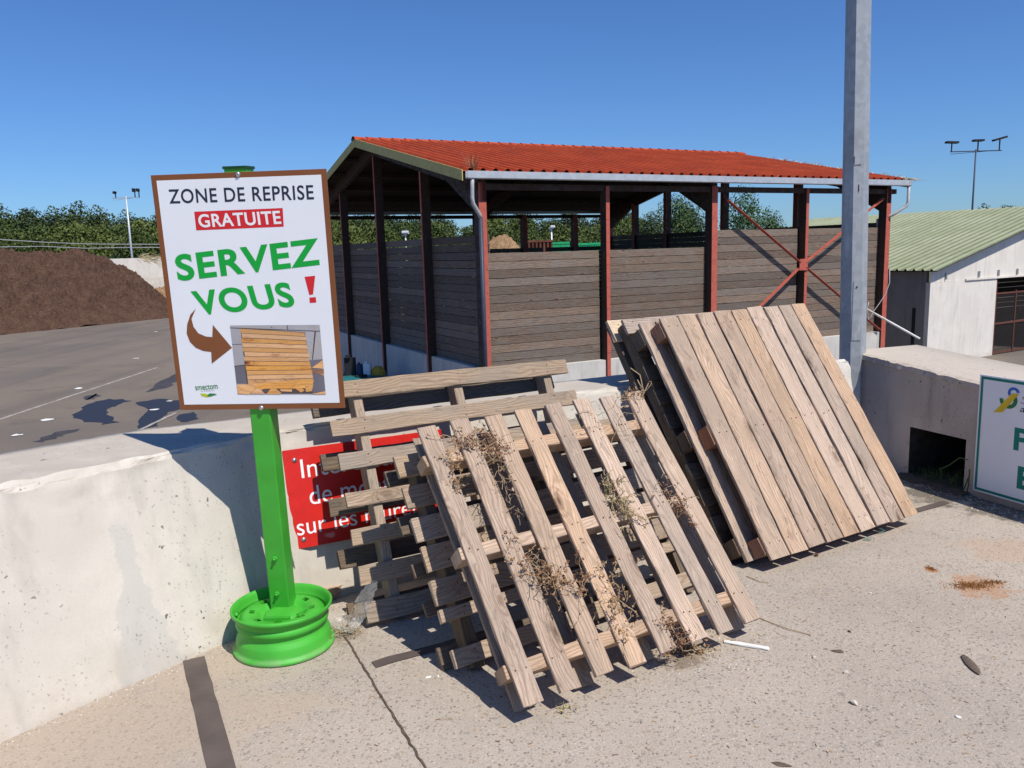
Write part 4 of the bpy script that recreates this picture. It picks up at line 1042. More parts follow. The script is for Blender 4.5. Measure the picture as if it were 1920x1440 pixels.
# ================================================================== GREEN-ROOFED BUILDING
A2 = R(30); gx = A_([math.cos(A2), math.sin(A2), 0]); gy = A_([-math.sin(A2), math.cos(A2), 0])
P0 = at(1757, 508, 28.); P0g = A_([P0[0], P0[1], 0]); ez = P0[2]
hall = empty('storage_hall', mat=frame(P0g + Z3 * YZ, gx, gy, Z3), label='low white concrete hall with a pale green corrugated roof at the right edge', cat='hall')
k2 = .2508; RW2 = 9.1
def hz(x): return ez - YZ + k2 * (x if x < RW2 else 2 * RW2 - x)
for side in (0, 1):
    b = MB(); rib = .33; n = int(13.2 / rib); prf = [(0, 0), (.14, 0), (.165, .06), (.225, .06), (.25, 0)]
    ys = [(i * rib + a, z) for i in range(n) for a, z in prf] + [(n * rib, 0)]
    vs = []
    for x in (0, RW2 * .5, RW2):
        xx = x if side == 0 else 2 * RW2 - x
        vs += [(xx, y, hz(x) + z) for y, z in ys]
    m_ = len(ys); b.add(vs, [(j * m_ + i, (j + 1) * m_ + i, (j + 1) * m_ + i + 1, j * m_ + i + 1) if side else (j * m_ + i, j * m_ + i + 1, (j + 1) * m_ + i + 1, (j + 1) * m_ + i) for j in (0, 1) for i in range(m_ - 1)], None, .5)
    for q_ in range(len(b.f)):
        if (q_ % (m_ - 1)) % 5 in (0, 4): b.mi[q_] = 1  # pans get the darker copy so the rib shading shows
    b.build('roof', [M['green_roof'], M['roof_pan']], hall)
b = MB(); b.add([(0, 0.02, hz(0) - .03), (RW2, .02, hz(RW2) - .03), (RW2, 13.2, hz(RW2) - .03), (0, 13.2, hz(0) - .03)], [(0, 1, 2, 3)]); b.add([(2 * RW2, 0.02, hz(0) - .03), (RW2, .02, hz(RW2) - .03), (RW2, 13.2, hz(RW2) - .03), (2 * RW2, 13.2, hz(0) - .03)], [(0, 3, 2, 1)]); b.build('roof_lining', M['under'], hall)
wx = .16; wy = .32; ox0, ox1 = 4.22, 7.4; oz = .105 - YZ
wt = lambda x: hz(x) - .05
b = MB()
def wallp(b, xa, xb, y, za, zbf, th=.16):
    P_ = [(xa, y, za), (xb, y, za), (xb, y, zbf(xb)), (xa, y, zbf(xa))]; Q_ = [(x, y + th, z) for x, _, z in P_]
    b.add(P_ + Q_, [(0, 1, 2, 3), (7, 6, 5, 4), (3, 2, 6, 7), (0, 3, 7, 4), (1, 5, 6, 2)])
wallp(b, wx, ox0, wy, 0, lambda x: min(wt(x), oz)); b.build('front_wall', M['bld_white'], hall)
b = MB()
P_ = [(wx, oz + .004), (ox0, oz + .004), (ox1, oz + .004), (RW2 * 1.95, oz + .004), (RW2 * 1.95, hz(RW2 * 1.95) - .05), (RW2, wt(RW2)), (wx + .8, wt(wx + .8))]
b = MB(); xs = [wx, 2.5, ox0, 6., RW2, 12, 16]
vs = [(x, wy + .02, oz + .004) for x in xs] + [(x, wy + .02, max(oz + .02, hz(x) - .05)) for x in xs]; b.add(vs, [(i, i + 1, 8 + i, 7 + i) for i in range(6)]); b.build('gable_wall', M['bld_white'], hall)
b = MB(); wallp(b, ox1, 2 * RW2 - .2, wy, 0, lambda x: oz); b.build('front_wall', M['bld_white'], hall)
b = MB(); b.abox(wx, wx + .16, wy + .165, 13., 0, hz(wx) - .05); b.build('side_wall', M['bld_shade'], hall)
b = MB(); b.abox(wx - .02, wx - .002, wy + .5, wy + .62, 0, 2.0); b.build('dark_slot', M['dark'], hall)
b = MB(); b.abox(2.2, RW2 * 1.6, wy - .05, wy - .001, oz - .01, oz + .05); b.build('lintel', M['bld_white'], hall)
for x in (1.0, 3.0, 4.25, 5.5, 6.8): 
    b = MB(); b.abox(x, x + .05, wy - .05, wy + .012, oz + .075, oz + .30); b.build('bracket', M['galv'], hall)
# gate
b = MB()
for (xa, xb, za, zb_) in ((ox0, ox0 + .10, 0, oz - .02), (ox1 - .1, ox1, 0, oz - .02), (5.6, 5.66, 0, oz - .5), (ox0 + .1, ox1 - .1, oz - .62, oz - .56), (ox0 + .1, ox1 - .1, 1.15, 1.22), (ox0 + .1, ox1 - .1, .05, .12)): b.abox(xa, xb, wy + .02, wy + .07, za, zb_)
gate = b.build('gate', M['rust'], hall)
b = MB()
for i in range(64): z = .15 + i * .036; b.abox(ox0 + .1, ox1 - .1, wy + .04, wy + .046, z, z + .010) if z < oz - .65 else None
b.build('gate_mesh', M['mesh'], gate)
b = MB()
for j in range(12): b.plank((ox0, wy + 3.2, j * .22), X3, Z3, -Y3, 9, .21, .03, 3, .004, .001)
b.build('inner_planks', M['barn_wood'], hall)
# bin in the hall
bq = empty('wheeled_bin', mat=frame(P0g + Z3 * YZ + gx * 4.6 + gy * (wy + 1.1), gx, gy, Z3), label='dark green bin standing behind the mesh gate of the white hall', cat='bin')
b = MB(); vs = [(-.3, -.35, .1), (.3, -.35, .1), (.3, .35, .1), (-.3, .35, .1), (-.38, -.42, 2.0), (.38, -.42, 2.0), (.38, .42, 2.0), (-.38, .42, 2.0)]; b.add(vs, [(0, 1, 5, 4), (1, 2, 6, 5), (2, 3, 7, 6), (3, 0, 4, 7), (3, 2, 1, 0)]); b.build('bin_body', M['binp'], bq)
b = MB(); b.abox(-.41, .41, -.47, .45, 2.0, 2.07); b.build('lid', M['binp'], bq)

# ================================================================== BACKGROUND
def gz(px, py, D, z=YZ): q = at(px, py, D); return A_([q[0], q[1], z])
def zat(px, py, D): return at(px, py, D)[2]
# soil heap: height field
def heap(name, cx, cy, rx, ry, az, h, mat, amp=.25, seed=1, nx=120, ny=60, top=.55, label='', cat='heap', flat=False, sc=1.):
    rng = np.random.default_rng(seed); ca, sa = math.cos(az), math.sin(az); vs = []
    ph = rng.uniform(0, 6.3, (26, 2)); fr = np.exp(rng.uniform(math.log(.25), math.log(5.), (26,))) * sc; dr = rng.uniform(0, 6.3, 26)
    def nz_(x, y): return sum(math.sin((x * math.cos(d) + y * math.sin(d)) * f * 2 + p[0]) * (1 / (1 + f * 1.1)) for d, f, p in zip(dr, fr, ph)) / 3.2
    for j in range(ny + 1):
        for i in range(nx + 1):
            x, y = -1 + 2 * i / nx, -1 + 2 * j / ny; X, Y = x * rx, y * ry
            wx_, wy_ = X * ca - Y * sa, X * sa + Y * ca; nn = nz_(wx_, wy_)
            if flat:
                ex, ey = (rx - abs(X)) / flat[0] + .05 * nn, (ry - abs(Y)) / flat[1] + .02 * nn
                e = max(0, min(1, 1 - (max(0, 1 - ex) ** 2 + max(0, 1 - ey) ** 2) ** .5)); z = h * (.55 * e + .45 * math.sin(e * math.pi / 2) if e > 0 else 0)
            else:
                d = (abs(x) ** 2.6 + abs(y) ** 2.6) ** (1 / 2.6) * (1 + .07 * nn)
                e = max(0, min(1, (1 - d) / top)); z = h * (math.sin(e * math.pi / 2) ** .85 if e > 0 else 0)
            z += nn * amp * min(1, e * 1.2) + rng.normal(0, amp * .3) * min(1, e * 4); z = max(z, .01)
            vs.append((cx + wx_, cy + wy_, YZ + z if e > 0 else YZ - .05))
    b = MB(); b.add(vs, [(j * (nx + 1) + i, j * (nx + 1) + i + 1, (j + 1) * (nx + 1) + i + 1, (j + 1) * (nx + 1) + i) for j in range(ny) for i in range(nx)], None, .5, 0, False)
    return tag(b.build(name, mat), label, cat)
# front base runs from G(0,625) to G(310,598); top near the horizon
fa_, fb_ = G(0, 627, YZ), G(310, 596, YZ); hd = nz(fb_ - fa_); hn = A_([-hd[1], hd[0], 0]); haz = math.atan2(hd[1], hd[0])
hc = fb_ - hd * 22.8 + hn * 9.0
heap('soil_heap', hc[0], hc[1], 28.0, 9.6, haz, 5.25, M['soil'], .30, 3, 280, 120, .75, 'large brown heap of compost soil at the far side of the yard', 'heap', (6.5, 8.0))
q = G(318, 590, YZ) + hn * 1.5
heap('straw_heap', q[0] + .3, q[1] + 1.2, 3.6, 2.6, haz, 2.2, M['chips'], .35, 5, 70, 50, .9, 'pale heap of wood chips at the foot of the soil heap, left of the sign', 'heap')
# back concrete wall
p, q = gz(190, 488, 74), gz(420, 482, 79); d = nz(q - p)
b = MB(); b.box(p, d, A_([-d[1], d[0], 0]), Z3, 17, .3, zat(215, 485, 74.5) - YZ)
tag(b.build('retaining_wall', M['bld_white']), 'far concrete wall showing between the soil heap and the sign', 'wall')
b = MB()
for i in range(70):
    p = at(random.uniform(255, 312), 484 + random.gauss(0, 3), 73.5); a = random.uniform(-.7, .5); d = A_([math.cos(a), 0, math.sin(a) - .15]) * random.uniform(.3, 1.2)
    b.tube([p, p + d * .5 + A_([0, 0, .05]), p + d], .02, 3)
tag(b.build('dry_branches', M['straw']), 'pale dry branches heaped on top of the far concrete wall', 'branches')
# debris line at base of the heap
b = MB()
for i in range(240):
    t = random.random(); p = fa_ + (fb_ - fa_) * (t * 1.1 - .3 + .2) + hn * random.uniform(.2, 1.6) + Z3 * random.uniform(.03, .35); r_ = random.uniform(.03, .14)
    b.box(p, nz(RNG.normal(0, 1, 3)), nz(RNG.normal(0, 1, 3)), nz(RNG.normal(0, 1, 3)), r_, r_ * .5, r_ * .3)
tag(b.build('heap_debris', M['chips']), 'small pale scraps strewn along the foot of the soil heap', 'debris', kind='stuff')
# litter on the yard
for px, py, s1, lab in ((255, 672, .34, 'white scrap lying just beyond the white line on the yard'), (148, 728, .36, 'white scrap lying on the near side of the white line on the yard'), (88, 787, .42, 'white scrap on the yard left of the puddles'), (30, 816, .34, 'white scrap on the yard nearest the left edge and the barrier wall'), (292, 622, .3, 'far white scrap on the yard close to the foot of the soil heap'), (318, 752, .22, 'tiny white scrap at the right puddle beside the sign board'), (290, 768, .36, 'pale scrap lying between the two dark puddles')):
    p = G(px, py, YZ + .012); b = MB(); n = 9; vs = [tuple(p + A_([math.cos(2 * math.pi * i / n) * s1 * random.uniform(.3, .55), math.sin(2 * math.pi * i / n) * s1 * random.uniform(.2, .5), random.uniform(0, .012)])) for i in range(n)]
    b.add(vs, [tuple(range(n))]); tag(b.build('paper_scrap', M['paper']), lab, 'scrap')

# trees
def tree_mesh(name, hgt, rad, n, leaf, mat, seed, lobes=9, trunk=.25, base=.15, shape=1.):
    rng = np.random.default_rng(seed); L = []
    for i in range(lobes):
        a = rng.uniform(0, 6.28); zf = rng.uniform(base, .92); rr = rad * math.sin(math.pi * min(1, max(.12, (zf * .85 + .12)))) ** shape * rng.uniform(.25, .75)
        L.append((rr * math.cos(a), rr * math.sin(a), zf * hgt, rad * rng.uniform(.32, .55), hgt * rng.uniform(.10, .19)))
    L.append((0, 0, hgt * .55, rad * .6, hgt * .33)); L.append((0, 0, hgt * .84, rad * .33, hgt * .15))
    V = []; Fc = []; rn_l = []
    per = np.array([l[3] ** 2 * l[4] for l in L]) ** .67; per = per / per.sum()
    for l, pr in zip(L, per):
        m_ = int(n * pr); d = rng.normal(0, 1, (m_, 3)); d /= np.linalg.norm(d, axis=1)[:, None]; rad_ = rng.uniform(.55, 1.08, (m_, 1)) ** .6
        C_ = d * rad_ * [l[3], l[3], l[4]] + [l[0], l[1], l[2]]
        br = rng.uniform(0, .35)
        for c, dd_ in zip(C_, d):
            nn = nz(dd_ + rng.normal(0, .6, 3)); t1 = nz(np.cross(nn, rng.normal(0, 1, 3))); t2 = np.cross(nn, t1); s1 = leaf * rng.uniform(.5, 1.3)
            k = len(V); V += [c - t1 * s1, c + t2 * s1 * .55, c + t1 * s1, c - t2 * s1 * .55]; Fc.append((k, k + 1, k + 2, k + 3)); rn_l.append(min(1, br + rng.uniform(0, .65)))
    b = MB(); b.v = [tuple(map(float, q)) for q in V]; b.f = Fc; b.uv = [[(0, 0)] * 4] * len(Fc); b.r = rn_l; b.mi = [0] * len(Fc); b.sm = [False] * len(Fc)
    crown = b.build('crown', mat)
    b = MB(); b.tube([(0, 0, 0), (.05, 0, hgt * .3), (0, .05, hgt * .6), (0, 0, hgt * .85)], [trunk, trunk * .75, trunk * .45, trunk * .12], 7)
    for i in range(7):
        a = rng.uniform(0, 6.28); z0 = hgt * rng.uniform(.18, .6); rr = rad * rng.uniform(.4, .8)
        b.tube([(0, 0, z0), (rr * .5 * math.cos(a), rr * .5 * math.sin(a), z0 + hgt * .1), (rr * math.cos(a), rr * math.sin(a), z0 + hgt * .2)], [trunk * .4, trunk * .25, trunk * .08], 5)
    tr = b.build('trunk', M['bark'])
    root = empty(name); crown.parent = root; tr.parent = root
    return root
protos = {}
def place_tree(kind, px, py_top, D, label, group=None, cat='tree', wscale=1.):
    root, hgt = protos[kind]
    used = root.get('used')
    if used:
        r2 = root.copy(); COL.objects.link(r2)
        for ch in root.children: c = ch.copy(); COL.objects.link(c); c.parent = r2
    else: r2 = root; root['used'] = 1
    p = at(px, py_top, D); H_ = p[2] - YZ; sc = H_ / hgt
    r2.location = (p[0], p[1], YZ); r2.scale = (sc * wscale, sc * wscale, sc); r2.rotation_euler = (0, 0, random.uniform(0, 6.28))
    tag(r2, label, cat, group); return r2
protos['a'] = (tree_mesh('broadleaf_tree', 10, 4.2, 8500, .20, M['leaf'], 11, 16), 10)
protos['b'] = (tree_mesh('broadleaf_tree', 10, 4.6, 8500, .20, M['leaf'], 12, 20), 10)
protos['c'] = (tree_mesh('broadleaf_tree', 13, 4.8, 8000, .22, M['leaf_dark'], 13, 16), 13)
protos['d'] = (tree_mesh('broadleaf_tree', 13, 4.4, 8000, .22, M['leaf_dark'], 14, 20), 13)
protos['p'] = (tree_mesh('poplar_tree', 9, 2.5, 9000, .10, M['leaf_poplar'], 15, 22, .16, .05), 9)
protos['q'] = (tree_mesh('poplar_tree', 9, 2.9, 9000, .10, M['leaf_poplar'], 16, 24, .16, .05), 9)
random.seed(5)
def mesh_arrays(o):
    me = o.data; n = len(me.vertices); v = np.empty(n * 3); me.vertices.foreach_get('co', v)
    r_ = np.empty(len(me.polygons)); me.attributes['rnd'].data.foreach_get('value', r_)
    return v.reshape(-1, 3), r_
forestV, forestR, forestM = [], [], []
def far_tree(kind, px, py_top, D):
    root, hgt = protos[kind]; v, r_ = mesh_arrays([c for c in root.children if c.name.startswith('crown')][0])
    p = at(px, py_top, D); sc = (p[2] - YZ) / hgt; a = random.uniform(0, 6.28); ca, sa = math.cos(a), math.sin(a)
    x = (v[:, 0] * ca - v[:, 1] * sa) * sc + p[0]; y = (v[:, 0] * sa + v[:, 1] * ca) * sc + p[1]
    forestV.append(np.stack([x, y, v[:, 2] * sc + YZ], 1)); forestR.append(np.clip(r_ * random.uniform(.35, 1.45), 0, .93)); forestM.append(np.full(len(r_), 0 if kind in 'ab' else 1, np.int32))
for row, (Dm, kinds, step, pyt) in enumerate(((88, 'ab', 58, 424), (97, 'ba', 56, 413), (118, 'cd', 50, 400))):
    x = -110 + row * 22
    while x < 1215:
        if x < 340: py = pyt + random.uniform(-9, 10) - (6 if row == 2 else 0)
        else: py = pyt - 2 + random.uniform(-10, 8)
        if not (865 < x < 890 and row > 0): far_tree(random.choice(kinds), x, py, Dm + random.uniform(-4, 4))
        x += step * random.uniform(.75, 1.25)
V_ = np.concatenate(forestV); nq = len(V_) // 4; me = bpy.data.meshes.new('far_wood')
me.vertices.add(len(V_)); me.vertices.foreach_set('co', V_.ravel()); me.loops.add(nq * 4); me.loops.foreach_set('vertex_index', np.arange(nq * 4, dtype=np.int32))
me.polygons.add(nq); me.polygons.foreach_set('loop_start', np.arange(0, nq * 4, 4, dtype=np.int32)); me.polygons.foreach_set('loop_total', np.full(nq, 4, np.int32))
me.materials.append(M['leaf']); me.materials.append(M['leaf_dark']); me.polygons.foreach_set('material_index', np.concatenate(forestM))
me.update(calc_edges=True); at_ = me.attributes.new('rnd', 'FLOAT', 'FACE'); at_.data.foreach_set('value', np.concatenate(forestR))
fw = bpy.data.objects.new('far_wood', me); COL.objects.link(fw); tag(fw, 'far green wood closing the yard behind the soil heap and the open barn', 'wood', kind='stuff')
for kk in 'ab':
    root = protos[kk][0]
    for ch in list(root.children): bpy.data.objects.remove(ch)
    bpy.data.objects.remove(root)
place_tree('p', 1268, 368, 62, 'pale green tree in the gap under the barn roof, left of the braced bays', None)
place_tree('q', 1300, 388, 64, 'small rounded tree partly behind the barn post in the middle of the roof gap', None)
place_tree('p', 1225, 398, 60, 'low bushy tree at the left edge of the barn roof gap', None)
place_tree('q', 1405, 362, 60, 'bushy green tree seen above the planks in the braced bay of the barn', None)
place_tree('p', 1445, 400, 60, 'small low tree just right of the bushy tree above the braced planks', None)
place_tree('c', 1885, 382, 110, 'dark treetop showing over the ridge of the green roof near the right edge', None)
place_tree('d', 1848, 388, 110, 'small treetop over the green roof just right of the far light mast', None)

# hedge / ground cover under trees: dense undergrowth
b = MB()
for i in range(9000):
    px = random.uniform(-150, 1230); D = random.uniform(80, 92); p = at(px, 480, D); hh = random.uniform(0, 5.2) ; c = A_([p[0], p[1], YZ + hh]); nn = nz(RNG.normal(0, 1, 3) + A_([0, -.6, .5])); t1 = nz(np.cross(nn, RNG.normal(0, 1, 3))); t2 = np.cross(nn, t1); s1 = random.uniform(.18, .5)
    b.add([c - t1 * s1, c + t2 * s1 * .6, c + t1 * s1, c - t2 * s1 * .6], [(0, 1, 2, 3)], None, random.random() * .6)
tag(b.build('undergrowth', M['leaf_dark']), 'dense dark undergrowth at the foot of the far wood', 'undergrowth', kind='stuff')

# light masts
def mast(px, pyt, D, label, heads, r0=.11, cw=1.6, mat='zinc', hm='dark'):
    p = at(px, pyt, D); g0_ = A_([p[0], p[1], YZ]); root = empty('light_mast', g0_, label, 'light mast'); h = p[2] - YZ
    b = MB(); b.tube([(0, 0, 0), (0, 0, h * .5), (0, 0, h)], [r0, r0 * .8, r0 * .6], 10); b.build('mast', M[mat], root)
    b = MB(); b.beam((-cw, 0, h - .15), (cw, 0, h - .15), Z3, .08, .08); b.beam((-cw, 0, h - .35), (cw * .9, 0, h - .12), Z3, .04, .04); b.build('crossbar', M[mat], root)
    for (x, z, ln, tl) in heads:
        b = MB(); b.beam((x, 0, h - .15), (x, 0, h + z), X3, .08, .08); d = A_([math.cos(tl), 0, math.sin(tl)])
        b.box(A_([x, -.25, h + z]) - d * ln / 2, d, Y3, nz(np.cross(d, Y3)), ln, .5, .16); b.build('floodlight', M[hm], root)
    return root
mast(236, 368, 80, 'pale light mast with two floodlights rising in front of the wood, left of the sign', ((-1., .35, .25, 1.2), (.9, .55, .35, 1.5), (1.3, .55, .3, 1.5)), .13, 1.3)
mast(1830, 280, 70, 'tall thin light mast with three floodlights above the green roof', ((-2.1, .55, 1.0, -.05), (.15, .65, .85, 0), (2.0, .75, 1.1, .25)), .10, 2.2, 'dark_pipe')
mast(1034, 424, 66, 'slim pale lamp post seen under the barn roof', ((.1, -.1, .35, 0),), .09, .2, 'white', 'white')
mast(760, 434, 66, 'short pale lamp post seen between the dark barn posts', ((.0, -.1, .5, 0),), .07, .3, 'white', 'white')
# cables across the wood
for (ya, ym, yb_, lab) in ((448, 457, 458, 'upper cable strung across the front of the wood'), (462, 465, 464, 'lower fainter cable strung across the front of the wood')):
    b = MB(); b.tube([at(-80, ya - 4, 76), at(0, ya + 1, 76), at(80, ym - 3, 76), at(160, ym + .5, 76), at(240, yb_, 76), at(330, yb_, 76), at(420, yb_ - 3, 76)], .035, 5); tag(b.build('overhead_cable', M['pvc']), lab, 'cable')
# things seen through the barn
pz_ = at(930, 445, 56); heap('debris_heap', pz_[0] + .2, pz_[1], 3.6, 2.2, .3, pz_[2] - YZ - .1, M['chips'], .3, 8, 50, 40, .95, 'pale heap of scrap wood seen through the first open bay of the barn', 'heap')
def skip(px0, px1, pyt, D, mat, label, hgt=None, nm='waste_skip', ribs=10):
    p, q = at(px0, pyt, D), at(px1, pyt, D); L = np.linalg.norm(q - p); d = nz((q - p) * A_([1, 1, 0])); nn_ = A_([-d[1], d[0], 0]); zt_ = p[2]; hgt = hgt or (zt_ - YZ)
    root = empty(nm, mat=frame(A_([p[0], p[1], zt_ - hgt]), d, nn_, Z3), label=label, cat='skip')
    b = MB(); W2 = 2.4
    vs = [(0, 0, 0), (L, 0, 0), (L, W2, 0), (0, W2, 0), (0, -.1, hgt), (L, -.1, hgt), (L, W2 + .1, hgt), (0, W2 + .1, hgt)]
    b.add(vs, [(0, 1, 5, 4), (1, 2, 6, 5), (2, 3, 7, 6), (3, 0, 4, 7), (3, 2, 1, 0)]); b.build('skip_body', mat, root)
    b = MB()
    for i in range(ribs + 1): x = L * i / ribs; b.abox(x - .05, x + .05, -.2, -.1, 0, hgt)
    b.build('rib', mat, root); b = MB(); b.abox(-.05, L + .05, -.22, -.08, hgt - .12, hgt); b.build('top_rail', mat, root)
    return root
skip(1037, 1066, 454, 47, M['skip_green'], 'small bright green skip between two dark barn posts', 2.35); skip(1034, 1069, 498, 47, M['skip_green'], 'green skip stacked beneath the small bright green one') if False else None
skip(1036, 1067, 454 + 76, 47, M['skip_green'], 'green skip under the small bright green skip, hidden by the planks')
skip(1082, 1140, 456, 50, M['skip_green'], 'long mint green skip right of the dark barn post', 2.35, ribs=14)
skip(1082, 1140, 456 + 72, 50, M['skip_green'], 'green skip beneath the long mint green skip')
skip(985, 1034, 451, 46, M['skip_brown'], 'rusty brown container of tangled scrap seen through the barn', 2.5, ribs=7)
skip(985, 1034, 451 + 83, 46, M['skip_brown'], 'rusty brown container under the tangled scrap container')
# stored things at the foot of the barn gable
def stored(px, pyb, D): return gz(px, pyb, D)
qd = 23.5
def zpy(px, py, D=qd): return at(px, py, D)[2]
t0 = gz(678, 720, qd); root = empty('plastic_tank', t0, 'low teal tank top at the foot of the shaded barn gable', 'tank')
zt_ = zpy(678, 706) - YZ
b = MB(); b.lathe([(0, 0), (.9, 0), (.95, .1), (.95, zt_ - .15), (.8, zt_ - .03), (.3, zt_), (0, zt_)], 28); b.build('tank_body', M['tealplastic'], root)
b = MB(); b.lathe([(.18, zt_), (.18, zt_ + .05), (0, zt_ + .06)], 16); b.build('tank_lid', M['dark'], root)
def prism(name, px0, px1, pyt, pyb, D, mat, label, cat, depth=.3, cap=None):
    p, q = at(px0, pyb, D), at(px1, pyb, D); zt1 = at(px0, pyt, D)[2]; b = MB(); d = nz((q - p) * A_([1, 1, 0])); L = np.linalg.norm((q - p)); h = zt1 - p[2]; root = empty(name, mat=frame(p, d, A_([-d[1], d[0], 0]), Z3), label=label, cat=cat)
    b.plank((0, 0, 0), Z3, X3, -Y3, h * .86, L, depth, 3, .03, .002); b.build('body', mat, root)
    b = MB(); b.plank((L * .2, -.1, h * .862), Z3, X3, -Y3, h * .14, L * .4, .1, 1, .01, .001); b.build('neck', mat if cap is None else cap, root); return root
b = MB(); zp = zpy(700, 706)
b.box(A_([*at(640, 700, 24.2)[:2], YZ]), C_R, A_([0, 1., 0]), Z3, 1.25, .7, zp - YZ - .01); tag(b.build('shelf_crate', M['bluep']), 'dark crate carrying canisters beside the teal tank', 'crate')
prism('jerrycan', 684, 698, 676, 704, 24.0, M['white'], 'white jerrycan at the foot of the shaded barn gable', 'jerrycan', .25)
prism('canister', 672, 682, 678, 704, 24.0, M['bluep'], 'dark blue canister left of the white jerrycan', 'canister', .25)
prism('office_chair_back', 648, 669, 664, 704, 24.0, M['dark'], 'black upright padded seat back beside the blue canister', 'chair', .12)
b = MB(); c = at(709, 697, 23.9); vs = []
b.tube([c - A_([0, 0, .25]), c - A_([0, 0, .12]), c + A_([0, 0, .05]), c + A_([0, 0, .16])], [.17, .22, .2, .1], 12); tag(b.build('yellow_drum', M['yellowp']), 'yellow drum right of the white jerrycan', 'drum')

# ================================================================== SMALL THINGS ON THE PAVEMENT
def vine(name, pts_plane, P, n, r_, mat_l, label, seed, leaves=60, up=.03, ln=.12, stemr=.0011, thick=None):
    """tangle of dry vines lying on a pallet; pts_plane: guide points (u,v) on the pallet"""
    n = int(n * .68); leaves = int(leaves * .8)
    o, u, v, nn_ = P; rng = np.random.default_rng(seed); bs = MB(); bl_ = MB(); pts = A_(pts_plane, float)
    ax_pts = []
    for i in range(n):
        t = rng.uniform(0, len(pts) - 1.001); k = int(t); c = pts[k] + (pts[k + 1] - pts[k]) * (t - k) + rng.normal(0, r_, 2)
        pos = o + u * c[0] + v * c[1] + nn_ * abs(rng.normal(.004, up)); d = nz(rng.normal(0, 1, 3)); P_ = [pos]
        m_ = int(rng.integers(6, 12)); st = ln * rng.uniform(.4, 1.5) / m_
        for _ in range(m_):
            d = nz(d + rng.normal(0, .45, 3) - nn_ * .06); pos = pos + d * st; h = (pos - o) @ nn_
            P_.append(pos)
        bs.tube(P_, stemr * rng.uniform(.6, 1.3), 4, 0, False)
        ax_pts += P_[::3]
    for i in range(leaves):
        c = ax_pts[int(rng.integers(len(ax_pts)))] + rng.normal(0, .006, 3); s1 = rng.uniform(.003, .009); t1 = nz(rng.normal(0, 1, 3)); t2 = nz(np.cross(t1, rng.normal(0, 1, 3))); t3 = np.cross(t1, t2) * s1 * .5
        bl_.add([c - t1 * s1, c + t2 * s1 * .6 + t3, c + t1 * s1, c - t2 * s1 * .6 + t3], [(0, 1, 2), (0, 2, 3)], None, rng.random())
    root = empty(name, tuple(o + u * pts[0][0] + v * pts[0][1]), label, 'dried vine')
    Mi = Matrix.Translation(-Vector(root.location))
    s_o = bs.build('stems', M['dry_stem'], root, Mi); l_o = bl_.build('leaves', mat_l, root, Mi); return root
def uvp(px, py, P=PA, off=0.): o, u, v, n_ = P; q = hit(px, py, o + n_ * off, n_) - o; return (q @ u, q @ v)
vine('dried_vine', [uvp(850, 838), uvp(880, 828), uvp(915, 825), uvp(925, 850)], PA, 95, .018, M['dry_leaf'], 'curly brown dried vine draped over the upper left boards of the front pallet', 21, 620, .012, .09)
vine('dried_vine', [uvp(848, 850), uvp(850, 890), uvp(855, 925)], PA, 34, .008, M['dry_leaf'], 'thin brown dried vine hanging in the gap after the leftmost front pallet board', 22, 190, .012, .08)
vine('dried_vine', [uvp(925, 850), uvp(940, 890), uvp(955, 930), uvp(960, 960)], PA, 40, .010, M['dry_leaf'], 'wispy dried vine hanging between the second and third boards of the front pallet', 23, 60, .014, .11)
vine('dried_vine', [uvp(960, 1045), uvp(1000, 1070), uvp(1060, 1090), uvp(1110, 1100)], PA, 120, .032, M['dry_leaf'], 'wide tangle of brown dried vines over the lower middle boards of the front pallet', 24, 760, .016, .11)
vine('dried_vine', [uvp(1120, 1060), uvp(1160, 1110), uvp(1150, 1140), uvp(1165, 1190)], PA, 60, .022, M['dry_leaf'], 'brown dried vine running down the lower fifth board of the front pallet', 25, 300, .014, .11)
vine('dried_vine', [uvp(1130, 890), uvp(1145, 925), uvp(1160, 955), uvp(1180, 965)], PA, 70, .018, M['greenweed'], 'yellowish green dried weed clump on the upper middle boards of the front pallet', 26, 420, .014, .12, .0016)
vine('dried_vine', [uvp(1235, 900), uvp(1262, 940), uvp(1290, 975)], PA, 45, .010, M['dry_leaf'], 'dried vine wedged between the last two boards of the front pallet', 27, 260, .010, .08)
vine('dried_vine', [uvp(1160, 745), uvp(1185, 735), uvp(1205, 745)], PA, 34, .012, M['dry_leaf'], 'small dried vine hooked on the top end of the last front pallet board', 28, 90, .014, .08)
vine('dried_vine', [uvp(1100, 800), uvp(1150, 805), uvp(1180, 830)], PA, 20, .03, M['dry_leaf'], 'loose looping dried stem over the upper sixth and seventh boards of the front pallet', 29, 30, .02, .20)
vine('dried_vine', [uvp(1245, 1150), uvp(1262, 1185), uvp(1275, 1215)], PA, 42, .010, M['dry_leaf'], 'dried leaves caught between the sixth and seventh boards near the pallet foot', 30, 320, .008, .07)
gP = (G(1285, 1225), A_([1., 0, 0]), A_([0, 1., 0]), Z3)
vine('dried_vine', [(-.06, .02), (0, 0), (.07, -.02)], gP, 60, .02, M['dry_leaf'], 'dead leaves lying on the pavement at the foot of the front pallet', 31, 260, .008, .06)
gP = (G(655, 1185), A_([1., 0, 0]), A_([0, 1., 0]), Z3)
vine('dried_weed', [(-.05, .0), (0, 0), (.06, .0)], gP, 70, .018, M['greenweed'], 'flattened dry weeds growing by the pavement joint beside the wheel rim', 32, 200, .006, .09)
gP = (G(1062, 1335), X3, Y3, Z3)
vine('dried_weed', [(-.03, .0), (.03, 0)], gP, 16, .015, M['greenweed'], 'tiny yellowish weed on the pavement below the front pallet corner', 33, 60, .004, .04)
